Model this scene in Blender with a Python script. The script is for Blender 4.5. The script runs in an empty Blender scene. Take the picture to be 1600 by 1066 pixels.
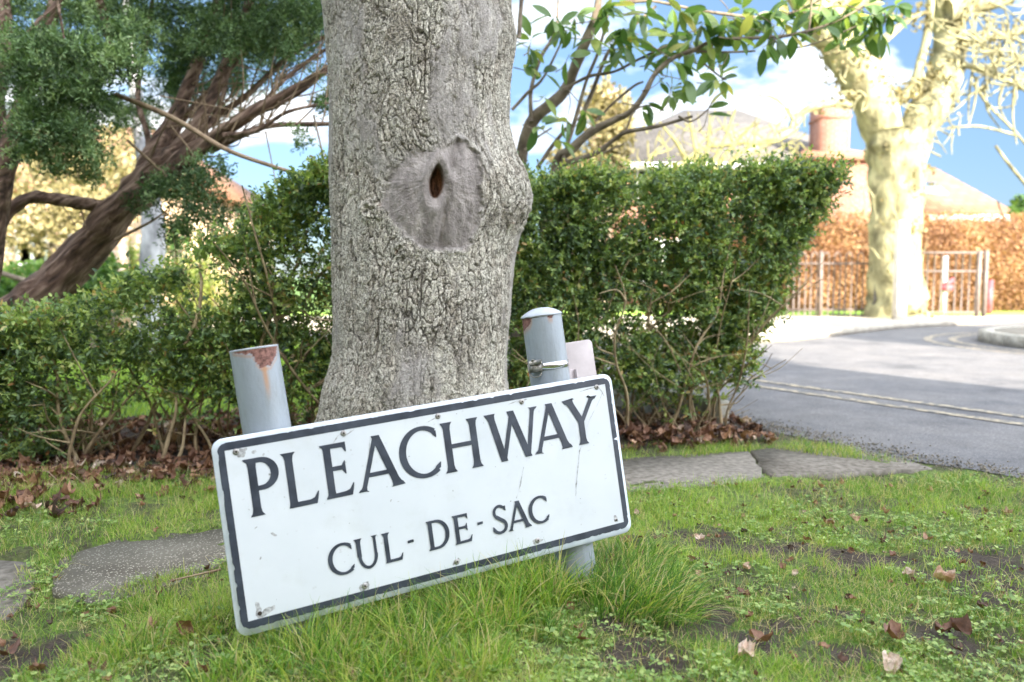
import bpy, math, random
import numpy as np
from mathutils import Vector, Matrix

SC = bpy.context.scene
COL = SC.collection
R = math.radians
rng = np.random.default_rng(7)
random.seed(7)

# ------------------------------------------------------------------ camera
FPX, PITCH, CZ = 1244.0, R(4.5), 0.72
cd = bpy.data.cameras.new('camera')
cam = bpy.data.objects.new('camera', cd); COL.objects.link(cam)
cam.location = (0, 0, CZ); cam.rotation_euler = (R(90) - PITCH, 0, 0)
cd.sensor_width = 36; cd.lens = 28.0; cd.clip_start = 0.05; cd.clip_end = 2000
cd.dof.use_dof = True; cd.dof.focus_distance = 1.95; cd.dof.aperture_fstop = 2.9
SC.camera = cam

# ------------------------------------------------------------------ sky, sun, exposure
SUN_EL, SUN_AZ = R(24), math.atan2(0.53, -0.85)     # towards the sun: +x .53, -y .85
w = bpy.data.worlds.new('World'); SC.world = w; w.use_nodes = True
nt = w.node_tree; nt.nodes.clear()
def N(t, **k):
    n = nt.nodes.new(t)
    for a, b in k.items(): setattr(n, a, b)
    return n
sky = N('ShaderNodeTexSky', sky_type='NISHITA', sun_disc=False, sun_elevation=SUN_EL, sun_rotation=SUN_AZ)
sky.air_density = 1.0; sky.dust_density = 0.3; sky.ozone_density = 2.2
tc = N('ShaderNodeTexCoord'); mp = N('ShaderNodeMapping'); mp.inputs['Scale'].default_value = (1, 1, 2.6)
mp.inputs['Location'].default_value = (0.15, 0.9, 1.3)
nz = N('ShaderNodeTexNoise'); nz.inputs['Scale'].default_value = 4.2; nz.inputs['Detail'].default_value = 9
nz.inputs['Roughness'].default_value = 0.58
cr = N('ShaderNodeValToRGB'); cr.color_ramp.elements[0].position = 0.50; cr.color_ramp.elements[1].position = 0.62
mx = N('ShaderNodeMix', data_type='RGBA'); mx.inputs['B'].default_value = (13.0, 13.2, 13.6, 1)
bg = N('ShaderNodeBackground'); bg.inputs['Strength'].default_value = 0.115
out = N('ShaderNodeOutputWorld'); L = nt.links.new
L(tc.outputs['Generated'], mp.inputs['Vector']); L(mp.outputs[0], nz.inputs['Vector']); L(nz.outputs['Fac'], cr.inputs[0])
# clouds are brightest towards the sun (forward scattering) and thicker there; the far side keeps deep blue
vm = N('ShaderNodeVectorMath', operation='DOT_PRODUCT'); vm.inputs[1].default_value = (0.50, -0.80, 0.33)
L(tc.outputs['Generated'], vm.inputs[0])
mr = N('ShaderNodeMapRange'); mr.inputs['From Min'].default_value = -0.7; mr.inputs['From Max'].default_value = 0.9
mr.inputs['To Min'].default_value = 0.0; mr.inputs['To Max'].default_value = 1.0; L(vm.outputs['Value'], mr.inputs['Value'])
ma = N('ShaderNodeMath', operation='MULTIPLY_ADD'); ma.inputs[1].default_value = 0.22; L(mr.outputs[0], ma.inputs[0]); L(nz.outputs['Fac'], ma.inputs[2])
cc_ = N('ShaderNodeMix', data_type='RGBA'); cc_.inputs['A'].default_value = (3.6, 3.7, 3.8, 1); cc_.inputs['B'].default_value = (11.5, 12.2, 13.4, 1); L(mr.outputs[0], cc_.inputs['Factor'])
tint = N('ShaderNodeMix', data_type='RGBA', blend_type='MULTIPLY'); tint.inputs['Factor'].default_value = 1.0; 
sxyz = N('ShaderNodeSeparateXYZ'); L(tc.outputs['Generated'], sxyz.inputs[0])
me_ = N('ShaderNodeMapRange'); me_.inputs['From Min'].default_value = 0.0; me_.inputs['From Max'].default_value = 0.42; L(sxyz.outputs[2], me_.inputs['Value'])
tg = N('ShaderNodeMix', data_type='RGBA'); tg.inputs['A'].default_value = (0.18, 0.222, 0.32, 1); tg.inputs['B'].default_value = (0.54, 0.54, 0.52, 1); L(me_.outputs[0], tg.inputs['Factor']); L(tg.outputs['Result'], tint.inputs['B'])
L(sky.outputs[0], tint.inputs['A'])
mb_ = N('ShaderNodeMath', operation='SUBTRACT'); mb_.inputs[1].default_value = 0.035; L(ma.outputs[0], mb_.inputs[0]); L(mb_.outputs[0], cr.inputs[0]); L(cc_.outputs['Result'], mx.inputs['B'])
L(cr.outputs[0], mx.inputs['Factor']); L(tint.outputs['Result'], mx.inputs['A']); L(mx.outputs['Result'], bg.inputs['Color'])
L(bg.outputs[0], out.inputs['Surface'])
sd = bpy.data.lights.new('sun', 'SUN'); sd.energy = 5.0; sd.angle = R(0.5); sd.color = (1.0, 0.90, 0.76)
sun = bpy.data.objects.new('sun', sd); COL.objects.link(sun); sun.location = (8, -12, 8)
dv = Vector((-0.53 * math.cos(SUN_EL), 0.85 * math.cos(SUN_EL), -math.sin(SUN_EL)))
sun.rotation_euler = dv.to_track_quat('-Z', 'Y').to_euler()
SC.view_settings.view_transform = 'Standard'; SC.view_settings.look = 'None'
SC.view_settings.gamma = 1; SC.view_settings.exposure = 2.12
SC.render.engine = 'CYCLES'
SC.cycles.max_bounces = 6; SC.cycles.transparent_max_bounces = 8; SC.cycles.use_denoising = True

# ------------------------------------------------------------------ measuring helpers (photo pixels -> real places)
def ray(px, py):
    x, y = (px - 800) / FPX, -(py - 533) / FPX
    c, s = math.cos(PITCH), math.sin(PITCH)
    return np.array([x, c + y * s, y * c - s])
def P(px, py, Y):
    r = ray(px, py); return np.array([0, 0, CZ]) + r * (Y / r[1])
def G(px, py, z=0.0):
    r = ray(px, py); return np.array([0, 0, CZ]) + r * ((z - CZ) / r[2])

# ------------------------------------------------------------------ noise
def _h(ix, iy, iz, k=0):
    n = (ix * 374761393 + iy * 668265263 + iz * 2147483647 + k * 1274126177) & 0xffffffff
    n = ((n ^ (n >> 13)) * 1274126177) & 0xffffffff
    n = ((n ^ (n >> 16)) * 2246822519) & 0xffffffff
    return ((n ^ (n >> 15)) & 0xffffff) / float(0xffffff)
def vn(x, y, z=0.0, k=0):
    x, y, z = np.broadcast_arrays(np.asarray(x, float), np.asarray(y, float), np.asarray(z, float))
    ix, iy, iz = np.floor(x).astype(np.int64), np.floor(y).astype(np.int64), np.floor(z).astype(np.int64)
    fx, fy, fz = x - ix, y - iy, z - iz
    fx, fy, fz = [f * f * (3 - 2 * f) for f in (fx, fy, fz)]
    r = 0
    for a in (0, 1):
        for b in (0, 1):
            for c in (0, 1):
                r = r + _h(ix + a, iy + b, iz + c, k) * (fx if a else 1 - fx) * (fy if b else 1 - fy) * (fz if c else 1 - fz)
    return r * 2 - 1
def fbm(x, y, z=0.0, o=4, k=0):
    r, a, t = 0, 1.0, 0
    for i in range(o):
        r = r + a * vn(np.asarray(x) * 2**i, np.asarray(y) * 2**i, np.asarray(z) * 2**i, k + i); t += a; a *= 0.5
    return r / t
def worley(x, y, k=0, jit=0.9):
    ix, iy = np.floor(x).astype(np.int64), np.floor(y).astype(np.int64)
    f1 = np.full(x.shape, 9.0); f2 = np.full(x.shape, 9.0); cid = np.zeros(x.shape)
    for a in (-1, 0, 1):
        for b in (-1, 0, 1):
            jx, jy = ix + a, iy + b
            px = jx + 0.5 + jit * (_h(jx, jy, 0, k) - 0.5); py = jy + 0.5 + jit * (_h(jx, jy, 1, k) - 0.5)
            d = np.hypot(px - x, py - y); c = _h(jx, jy, 2, k)
            m = d < f1
            f2 = np.where(m, f1, np.minimum(f2, d)); cid = np.where(m, c, cid); f1 = np.where(m, d, f1)
    return f1, f2, cid
def ss(a, b, x):
    t = np.clip((x - a) / (b - a), 0, 1); return t * t * (3 - 2 * t)
def unit(v):
    return v / np.maximum(np.linalg.norm(v, axis=-1, keepdims=True), 1e-9)

# ------------------------------------------------------------------ mesh helpers
def mesh(name, v, faces, m=None, parent=None, attrs=None, smooth=False, mats=None, midx=None):
    """faces: list of (n,k) int arrays, each array of one polygon size"""
    v = np.asarray(v, np.float32)
    if isinstance(faces, list) and faces and not isinstance(faces[0], np.ndarray):
        by = {}
        for f in faces: by.setdefault(len(f), []).append(f)
        faces = [np.array(a) for a in by.values()]
    elif isinstance(faces, np.ndarray): faces = [faces]
    me = bpy.data.meshes.new(name)
    me.vertices.add(len(v)); me.vertices.foreach_set('co', v.ravel())
    loops = np.concatenate([f.ravel() for f in faces]).astype(np.int32)
    sizes = np.concatenate([np.full(len(f), f.shape[1]) for f in faces]).astype(np.int32)
    st = np.concatenate([[0], np.cumsum(sizes)[:-1]]).astype(np.int32)
    me.loops.add(len(loops)); me.loops.foreach_set('vertex_index', loops)
    me.polygons.add(len(sizes)); me.polygons.foreach_set('loop_start', st)
    try: me.polygons.foreach_set('loop_total', sizes)
    except Exception: pass
    if smooth: me.polygons.foreach_set('use_smooth', np.ones(len(sizes), bool))
    for k, (dom, val) in (attrs or {}).items():
        a = me.attributes.new(k, 'FLOAT', dom); a.data.foreach_set('value', np.asarray(val, np.float32))
    for mm in (mats or [m]):
        if mm: me.materials.append(mm)
    if midx is not None: me.polygons.foreach_set('material_index', np.asarray(midx, np.int32))
    me.update(calc_edges=True); me.validate()
    o = bpy.data.objects.new(name, me); COL.objects.link(o)
    if parent: o.parent = parent
    return o
def empty(name, loc=(0, 0, 0)):
    o = bpy.data.objects.new(name, None); COL.objects.link(o); o.location = loc; o.empty_display_size = 0.1
    return o
def tag(o, label=None, cat=None, group=None, kind=None):
    if label: o['label'] = label
    if cat: o['category'] = cat
    if group: o['group'] = group
    if kind: o['kind'] = kind
    return o
def keep(o, root):          # parent o (built in world coordinates) under root
    o.parent = root; o.matrix_parent_inverse = Matrix.Translation(root.location).inverted()
    return o
class MB:
    def __init__(s): s.v = []; s.f = []; s.n = 0
    def add(s, v, f):
        v = np.asarray(v, float); s.v.append(v)
        s.f += [tuple(int(i) + s.n for i in q) for q in f]; s.n += len(v)
    def box(s, c, d, M=None):
        c = np.array(c, float); d = np.array(d, float) / 2
        v = np.array([[x, y, z] for x in (-1, 1) for y in (-1, 1) for z in (-1, 1)]) * d + c
        if M is not None: v = np.array([list(M @ Vector(p)) for p in v])
        s.add(v, [(0, 1, 3, 2), (4, 6, 7, 5), (0, 4, 5, 1), (2, 3, 7, 6), (0, 2, 6, 4), (1, 5, 7, 3)])
    def tube(s, pts, rad, n=10, cap=True, rough=0.0):
        v, f = tube_np(pts, rad, n, cap, rough); s.add(v, f)
    def prism(s, poly, z0, z1):
        n = len(poly); v = [(x, y, z0) for x, y in poly] + [(x, y, z1) for x, y in poly]
        s.add(v, [tuple(range(n))[::-1], tuple(range(n, 2 * n))] + [(i, (i + 1) % n, n + (i + 1) % n, n + i) for i in range(n)])
    def build(s, name, m, parent=None, smooth=False, root=None):
        o = mesh(name, np.concatenate(s.v), s.f, m, parent, smooth=smooth)
        if root: keep(o, root)
        return o
def catmull(pts, rad, sub):
    pts = np.asarray(pts, float); rad = np.asarray(rad, float)
    if len(pts) < 3:
        t = np.linspace(0, 1, sub + 1)[:, None]
        return pts[0] * (1 - t) + pts[-1] * t, rad[0] + (rad[-1] - rad[0]) * t[:, 0]
    P0 = np.vstack([2 * pts[0] - pts[1], pts, 2 * pts[-1] - pts[-2]]); o = []; rr = []
    for i in range(1, len(P0) - 2):
        for j in range(sub):
            t = j / sub; a, b, c, d = P0[i - 1:i + 3]
            o.append(0.5 * (2 * b + (c - a) * t + (2 * a - 5 * b + 4 * c - d) * t * t + (3 * b - a - 3 * c + d) * t**3))
            rr.append(rad[i - 1] * (1 - t) + rad[i] * t)
    o.append(pts[-1]); rr.append(rad[-1])
    return np.array(o), np.array(rr)
def tube_np(pts, rad, n=10, cap=True, rough=0.0):
    pts = np.asarray(pts, float); rad = np.broadcast_to(np.asarray(rad, float), (len(pts),))
    T = unit(np.gradient(pts, axis=0)); up = np.array([0.13, 0.31, 0.94])
    A = unit(np.cross(T, up)); B = np.cross(A, T)
    th = np.arange(n) / n * 2 * math.pi
    rr = rad[:, None] * np.ones(n)
    if rough: rr = rr * (1 + rough * vn(np.arange(len(pts))[:, None] * 0.5, th[None] * 1.9, 0.3, 5))
    v = pts[:, None] + rr[..., None] * (np.cos(th)[None, :, None] * A[:, None] + np.sin(th)[None, :, None] * B[:, None])
    m = len(pts); f = []
    for i in range(m - 1):
        for j in range(n):
            k = (j + 1) % n; f.append((i * n + j, i * n + k, (i + 1) * n + k, (i + 1) * n + j))
    if cap: f.append(tuple(range(n))); f.append(tuple(range((m - 1) * n, m * n))[::-1])
    return v.reshape(-1, 3), f

# ------------------------------------------------------------------ materials
def material(name, rough=0.8):
    m = bpy.data.materials.new(name); m.use_nodes = True
    t = m.node_tree; b = t.nodes['Principled BSDF']; b.inputs['Roughness'].default_value = rough
    return m, t, b
def nd(t, ty, **k):
    n = t.nodes.new(ty)
    for a, b in k.items():
        if a in n.inputs.keys() if isinstance(a, str) else False: n.inputs[a].default_value = b
        else: setattr(n, a, b)
    return n
def ramp(t, fac, stops):
    r = t.nodes.new('ShaderNodeValToRGB'); e = r.color_ramp.elements
    while len(e) < len(stops): e.new(0.5)
    for q, (p, c) in zip(e, stops): q.position = p; q.color = (*c, 1)
    t.links.new(fac, r.inputs[0]); return r.outputs[0]
def mixc(t, fac, a, b, mode='MIX'):
    m = t.nodes.new('ShaderNodeMix'); m.data_type = 'RGBA'; m.blend_type = mode
    for s, v in (('Factor', fac), ('A', a), ('B', b)):
        if isinstance(v, (int, float)): m.inputs[s].default_value = v
        elif isinstance(v, tuple): m.inputs[s].default_value = (*v, 1)
        else: t.links.new(v, m.inputs[s])
    return m.outputs['Result']
def noise(t, scale, detail=5, vec=None, sc=None, rough=0.55):
    n = t.nodes.new('ShaderNodeTexNoise'); n.inputs['Scale'].default_value = scale; n.inputs['Detail'].default_value = detail
    n.inputs['Roughness'].default_value = rough
    c = t.nodes.new('ShaderNodeTexCoord'); o = c.outputs['Object']
    if sc:
        mpn = t.nodes.new('ShaderNodeMapping'); mpn.inputs['Scale'].default_value = sc; t.links.new(o, mpn.inputs[0]); o = mpn.outputs[0]
    t.links.new(o, n.inputs['Vector']); return n.outputs['Fac']
def attr(t, name):
    a = t.nodes.new('ShaderNodeAttribute'); a.attribute_name = name; return a.outputs['Fac']
def bump(t, b, h, dist, strength=1.0):
    n = t.nodes.new('ShaderNodeBump'); n.inputs['Distance'].default_value = dist; n.inputs['Strength'].default_value = strength
    t.links.new(h, n.inputs['Height']); t.links.new(n.outputs[0], b.inputs['Normal'])
def simple(name, c1, c2, scale=8, rough=0.8, bd=0.0, detail=6, sc=None, metal=0.0, lo=0.35, hi=0.65):
    m, t, b = material(name, rough); f = noise(t, scale, detail, sc=sc)
    t.links.new(ramp(t, f, [(lo, c1), (hi, c2)]), b.inputs['Base Color']); b.inputs['Metallic'].default_value = metal
    if bd: bump(t, b, f, bd)
    return m
def leafmat(name, stops, rough=0.5, trans=0.35, var=None):
    m, t, b = material(name, rough)
    c = ramp(t, attr(t, 'rnd'), stops)
    t.links.new(c, b.inputs['Base Color'])
    tr = t.nodes.new('ShaderNodeBsdfTranslucent'); mxs = t.nodes.new('ShaderNodeMixShader'); mxs.inputs[0].default_value = trans
    t.links.new(mixc(t, 1.0, c, (1.25, 1.3, 0.6), 'MULTIPLY'), tr.inputs['Color'])
    o = t.nodes['Material Output']; t.links.new(b.outputs[0], mxs.inputs[1]); t.links.new(tr.outputs[0], mxs.inputs[2])
    t.links.new(mxs.outputs[0], o.inputs['Surface']); return m
def brickmat(name, c1, c2, mortar, scale=1.0):
    m, t, b = material(name, 0.9)
    tcn = t.nodes.new('ShaderNodeTexCoord'); sx = t.nodes.new('ShaderNodeSeparateXYZ'); cx = t.nodes.new('ShaderNodeCombineXYZ')
    ad = t.nodes.new('ShaderNodeMath'); t.links.new(tcn.outputs['Object'], sx.inputs[0])
    t.links.new(sx.outputs[0], ad.inputs[0]); t.links.new(sx.outputs[1], ad.inputs[1])
    t.links.new(ad.outputs[0], cx.inputs[0]); t.links.new(sx.outputs[2], cx.inputs[1])
    br = t.nodes.new('ShaderNodeTexBrick'); t.links.new(cx.outputs[0], br.inputs['Vector'])
    br.inputs['Scale'].default_value = scale; br.inputs['Brick Width'].default_value = 0.225; br.inputs['Row Height'].default_value = 0.075
    br.inputs['Mortar Size'].default_value = 0.008
    for s, c in (('Color1', c1), ('Color2', c2), ('Mortar', mortar)): br.inputs[s].default_value = (*c, 1)
    t.links.new(mixc(t, 0.5, br.outputs['Color'], ramp(t, noise(t, 2, 4), [(0.3, (0.7, 0.7, 0.7)), (0.7, (1.2, 1.2, 1.2))]), 'MULTIPLY'), b.inputs['Base Color'])
    return m
def tilemat(name, c1, c2):
    m, t, b = material(name, 0.75)
    tcn = t.nodes.new('ShaderNodeTexCoord'); br = t.nodes.new('ShaderNodeTexBrick'); t.links.new(tcn.outputs['Object'], br.inputs['Vector'])
    br.inputs['Scale'].default_value = 1; br.inputs['Brick Width'].default_value = 0.3; br.inputs['Row Height'].default_value = 0.2
    br.inputs['Mortar Size'].default_value = 0.012
    for s, c in (('Color1', c1), ('Color2', c2), ('Mortar', tuple(x * 0.4 for x in c1))): br.inputs[s].default_value = (*c, 1)
    t.links.new(br.outputs['Color'], b.inputs['Base Color']); return m

M = {}
M['hedge'] = leafmat('privet_leaf', [(0.0, (0.065, 0.105, 0.065)), (0.35, (0.15, 0.235, 0.095)), (0.65, (0.29, 0.40, 0.115)), (0.9, (0.46, 0.51, 0.16)), (0.96, (0.55, 0.50, 0.22)), (1, (0.46, 0.22, 0.08))], 0.38, 0.38)
M['juniper'] = leafmat('juniper_leaf', [(0, (0.03, 0.06, 0.022)), (0.45, (0.09, 0.165, 0.06)), (0.8, (0.21, 0.32, 0.13)), (1, (0.36, 0.47, 0.23))], 0.6, 0.25)
M['magnolia'] = leafmat('evergreen_leaf', [(0, (0.05, 0.11, 0.04)), (0.45, (0.12, 0.21, 0.07)), (0.75, (0.25, 0.34, 0.10)), (1, (0.50, 0.46, 0.16))], 0.32, 0.45)
M['yellowbush'] = leafmat('garden_leaf', [(0, (0.08, 0.13, 0.02)), (0.5, (0.22, 0.26, 0.05)), (1, (0.42, 0.36, 0.10))], 0.6, 0.4)
M['greenbush'] = leafmat('shrub_leaf', [(0, (0.04, 0.10, 0.03)), (0.5, (0.09, 0.19, 0.04)), (1, (0.2, 0.3, 0.07))], 0.6, 0.4)
M['beech'] = leafmat('dry_beech_leaf', [(0, (0.12, 0.055, 0.03)), (0.5, (0.36, 0.19, 0.095)), (1, (0.58, 0.38, 0.21))], 0.7, 0.3)
M['ivy'] = leafmat('ivy_leaf', [(0, (0.09, 0.08, 0.035)), (0.5, (0.22, 0.19, 0.085)), (1, (0.38, 0.31, 0.15))], 0.6, 0.3)
M['grass'] = leafmat('grass_blade', [(0, (0.06, 0.16, 0.03)), (0.4, (0.185, 0.34, 0.05)), (0.75, (0.38, 0.50, 0.09)), (0.87, (0.50, 0.54, 0.14)), (0.92, (0.52, 0.43, 0.20)), (1, (0.58, 0.49, 0.31))], 0.5, 0.4)
M['clover'] = leafmat('clover_leaf', [(0, (0.12, 0.20, 0.06)), (0.5, (0.22, 0.34, 0.09)), (1, (0.42, 0.50, 0.17))], 0.5, 0.35)
M['dead'] = leafmat('dead_leaf', [(0, (0.06, 0.032, 0.022)), (0.35, (0.16, 0.075, 0.045)), (0.7, (0.30, 0.16, 0.09)), (0.88, (0.46, 0.29, 0.19)), (1, (0.55, 0.44, 0.36))], 0.6, 0.15)
t = M['dead'].node_tree; b = t.nodes['Principled BSDF']; lk = b.inputs['Base Color'].links[0].from_socket
t.links.new(mixc(t, 1.0, lk, ramp(t, noise(t, 90, 6, rough=.7), [(0.35, (0.5, 0.45, 0.42)), (0.65, (1.3, 1.3, 1.3))]), 'MULTIPLY'), b.inputs['Base Color'])
M['stem'] = simple('hedge_stem', (0.20, 0.145, 0.08), (0.46, 0.36, 0.21), 20, 0.85, 0.002)
M['twig'] = simple('dry_twig', (0.20, 0.13, 0.08), (0.34, 0.25, 0.16), 30, 0.85)
m, t, b = material('juniper_bark', 0.9); M['redbark'] = m
tcn = t.nodes.new('ShaderNodeTexCoord'); mpn = t.nodes.new('ShaderNodeMapping'); mpn.inputs['Rotation'].default_value = (0, R(40), 0)
mp2 = t.nodes.new('ShaderNodeMapping'); mp2.inputs['Scale'].default_value = (0.12, 1, 1); t.links.new(tcn.outputs['Object'], mpn.inputs[0]); t.links.new(mpn.outputs[0], mp2.inputs[0])
nzn = t.nodes.new('ShaderNodeTexNoise'); nzn.inputs['Scale'].default_value = 38; nzn.inputs['Detail'].default_value = 7; t.links.new(mp2.outputs[0], nzn.inputs['Vector'])
c = ramp(t, nzn.outputs['Fac'], [(0.32, (0.05, 0.030, 0.022)), (0.5, (0.17, 0.105, 0.075)), (0.68, (0.38, 0.27, 0.205))])
t.links.new(c, b.inputs['Base Color']); bump(t, b, nzn.outputs['Fac'], 0.03)
M['greybark'] = simple('branch_bark', (0.10, 0.075, 0.055), (0.26, 0.21, 0.15), 14, 0.85, 0.004)
M['farbark'] = simple('mossy_bark', (0.12, 0.11, 0.055), (0.44, 0.415, 0.225), 4.5, 0.9, 0.06, 9, (1, 1, .6))
M['birch'] = simple('birch_bark', (0.12, 0.12, 0.13), (0.60, 0.60, 0.62), 5, 0.8, 0.005, 6, (1, 1, 0.5))
M['brick'] = brickmat('red_brick', (0.27, 0.10, 0.06), (0.34, 0.145, 0.085), (0.30, 0.25, 0.21))
M['brickwarm'] = brickmat('buff_brick', (0.48, 0.30, 0.17), (0.52, 0.36, 0.22), (0.5, 0.45, 0.38))
M['slate'] = tilemat('slate_tile', (0.085, 0.08, 0.075), (0.13, 0.12, 0.11))
M['clay'] = tilemat('clay_tile', (0.24, 0.115, 0.065), (0.31, 0.165, 0.10))
M['white'] = simple('white_paint', (0.72, 0.72, 0.70), (0.82, 0.82, 0.80), 10, 0.5)
M['glass'] = simple('window_glass', (0.10, 0.13, 0.16), (0.22, 0.27, 0.32), 1.5, 0.08)
M['railing'] = simple('railing_paint', (0.13, 0.10, 0.085), (0.21, 0.17, 0.145), 12, 0.6)
M['darkwood'] = simple('dark_timber', (0.06, 0.06, 0.06), (0.13, 0.12, 0.11), 12, 0.8)
M['concrete'] = simple('concrete', (0.30, 0.28, 0.23), (0.46, 0.44, 0.38), 25, 0.95, 0.003)
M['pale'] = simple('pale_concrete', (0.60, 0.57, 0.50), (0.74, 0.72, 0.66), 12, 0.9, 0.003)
M['red'] = simple('faded_red_paint', (0.26, 0.045, 0.055), (0.38, 0.10, 0.115), 14, 0.6)
M['yellow'] = simple('faded_road_paint', (0.14, 0.135, 0.125), (0.44, 0.37, 0.26), 22, 0.85, 0, 10, lo=0.43, hi=0.60)
M['steel'] = simple('bright_steel', (0.55, 0.55, 0.56), (0.75, 0.75, 0.76), 40, 0.22, 0, metal=1.0)
M['dullsteel'] = simple('dull_steel', (0.22, 0.21, 0.19), (0.42, 0.40, 0.36), 120, 0.5, 0.0006, metal=0.7)
M['plate'] = simple('weathered_plate', (0.40, 0.35, 0.345), (0.50, 0.445, 0.44), 14, 0.6, 0.0004)

# asphalt
m, t, b = material('asphalt', 0.85); M['asphalt'] = m
f1 = noise(t, 150, 3); f2 = noise(t, 1.3, 9, rough=0.68); f3 = noise(t, 6, 5)
c = ramp(t, f1, [(0.3, (0.085, 0.083, 0.082)), (0.55, (0.145, 0.142, 0.142)), (0.72, (0.26, 0.255, 0.245))])
c = mixc(t, 1.0, c, ramp(t, f2, [(0.34, (0.55, 0.57, 0.62)), (0.46, (0.95, 0.96, 1.0)), (0.68, (1.3, 1.27, 1.25))]), 'MULTIPLY')
c = mixc(t, 1.0, c, ramp(t, f3, [(0.3, (0.8, 0.8, 0.8)), (0.7, (1.12, 1.12, 1.12))]), 'MULTIPLY')
t.links.new(c, b.inputs['Base Color']); bump(t, b, f1, 0.003, 0.8)
# footpath slabs
def slabmat(name, base, chips, dark):
    m, t, b = material(name, 0.9)
    v = t.nodes.new('ShaderNodeTexVoronoi'); v.inputs['Scale'].default_value = 170
    c0 = t.nodes.new('ShaderNodeTexCoord'); t.links.new(c0.outputs['Object'], v.inputs['Vector'])
    chip = ramp(t, v.outputs['Distance'], [(0.25, (1, 1, 1)), (0.38, (0, 0, 0))])
    sel = ramp(t, v.outputs['Color'], [(0.36, (0, 0, 0)), (0.5, (1, 1, 1))])
    k = mixc(t, 1.0, chip, sel, 'MULTIPLY')
    c = ramp(t, noise(t, 7, 7), [(0.3, dark), (0.65, base)])
    c = mixc(t, k, c, chips)
    t.links.new(c, b.inputs['Base Color']); bump(t, b, noise(t, 150, 4), 0.002); return m
M['slab'] = slabmat('exposed_aggregate_slab', (0.15, 0.135, 0.105), (0.42, 0.39, 0.32), (0.07, 0.06, 0.042))
M['slab2'] = simple('grey_paving', (0.10, 0.088, 0.07), (0.225, 0.20, 0.17), 42, 0.9, 0.002, 9)
# ground
m, t, b = material('soil_and_turf', 0.95); M['ground'] = m
soil = ramp(t, noise(t, 90, 9, rough=0.75), [(0.32, (0.022, 0.016, 0.012)), (0.55, (0.075, 0.055, 0.04)), (0.72, (0.17, 0.13, 0.10))])
turf = ramp(t, noise(t, 55, 8, rough=0.7), [(0.32, (0.045, 0.045, 0.02)), (0.5, (0.13, 0.20, 0.035)), (0.68, (0.28, 0.38, 0.07))])
lawn = ramp(t, noise(t, 6, 7), [(0.3, (0.06, 0.13, 0.022)), (0.7, (0.12, 0.21, 0.035))])
c = mixc(t, attr(t, 'turf'), soil, turf); c = mixc(t, attr(t, 'lawn'), c, lawn)
t.links.new(c, b.inputs['Base Color']); bump(t, b, noise(t, 85, 8, rough=0.7), 0.018)
# foreground tree bark
m, t, b = material('maple_bark', 0.9); M['bark'] = m
plate = ramp(t, attr(t, 'cell'), [(0, (0.32, 0.28, 0.225)), (0.5, (0.52, 0.475, 0.395)), (1, (0.72, 0.675, 0.585))])
plate = mixc(t, ramp(t, noise(t, 16, 6), [(0.42, (0, 0, 0)), (0.62, (1, 1, 1))]), plate, (0.58, 0.55, 0.465))
plate = mixc(t, 1.0, plate, ramp(t, noise(t, 4.5, 6, sc=(1, 1, .5)), [(0.32, (0.74, 0.73, 0.72)), (0.66, (1.15, 1.14, 1.13))]), 'MULTIPLY')
plate = mixc(t, 1.0, plate, ramp(t, noise(t, 260, 4), [(0.3, (0.72, 0.72, 0.72)), (0.68, (1.22, 1.22, 1.22))]), 'MULTIPLY')
c = mixc(t, attr(t, 'crack'), plate, (0.06, 0.045, 0.032))
worn = ramp(t, noise(t, 30, 8, sc=(1, 1, 0.35)), [(0.3, (0.24, 0.215, 0.20)), (0.55, (0.36, 0.33, 0.31)), (0.72, (0.56, 0.52, 0.48))])
c = mixc(t, attr(t, 'worn'), c, worn)
c = mixc(t, attr(t, 'scar'), c, mixc(t, 1.0, worn, ramp(t, noise(t, 22, 8, sc=(1, 1, .45), rough=.68), [(0.34, (0.62, 0.59, 0.57)), (0.5, (0.88, 0.85, 0.84)), (0.66, (1.12, 1.08, 1.06))]), 'MULTIPLY'))
c = mixc(t, attr(t, 'rusty'), c, ramp(t, noise(t, 60, 5, sc=(1, 1, 0.3)), [(0.3, (0.06, 0.03, 0.018)), (0.7, (0.42, 0.19, 0.09))]))
vo = t.nodes.new('ShaderNodeTexVoronoi'); vo.feature = 'DISTANCE_TO_EDGE'; vo.inputs['Scale'].default_value = 1
co = t.nodes.new('ShaderNodeTexCoord'); mo = t.nodes.new('ShaderNodeMapping'); mo.inputs['Scale'].default_value = (98, 98, 33); t.links.new(co.outputs['Object'], mo.inputs[0])
va = t.nodes.new('ShaderNodeVectorMath'); no_ = t.nodes.new('ShaderNodeTexNoise'); no_.inputs['Scale'].default_value = 42; no_.inputs['Detail'].default_value = 6; t.links.new(co.outputs['Object'], no_.inputs['Vector'])
vs = t.nodes.new('ShaderNodeVectorMath'); vs.operation = 'SCALE'; vs.inputs['Scale'].default_value = 4.5; t.links.new(no_.outputs['Color'], vs.inputs[0])
t.links.new(mo.outputs[0], va.inputs[0]); t.links.new(vs.outputs[0], va.inputs[1]); t.links.new(va.outputs[0], vo.inputs['Vector'])
fl_ = ramp(t, vo.outputs['Distance'], [(0.0, (0, 0, 0)), (0.05, (0.75, 0.75, 0.75)), (0.11, (1, 1, 1))])
wornk = t.nodes.new('ShaderNodeMath'); wornk.operation = 'MULTIPLY_ADD'; wornk.inputs[1].default_value = -0.8; wornk.inputs[2].default_value = 0.98; t.links.new(attr(t, 'worn'), wornk.inputs[0])
dk = mixc(t, wornk.outputs[0], (1, 1, 1), fl_)
c = mixc(t, 1.0, c, mixc(t, 0.72, (1, 1, 1), dk), 'MULTIPLY')
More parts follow.
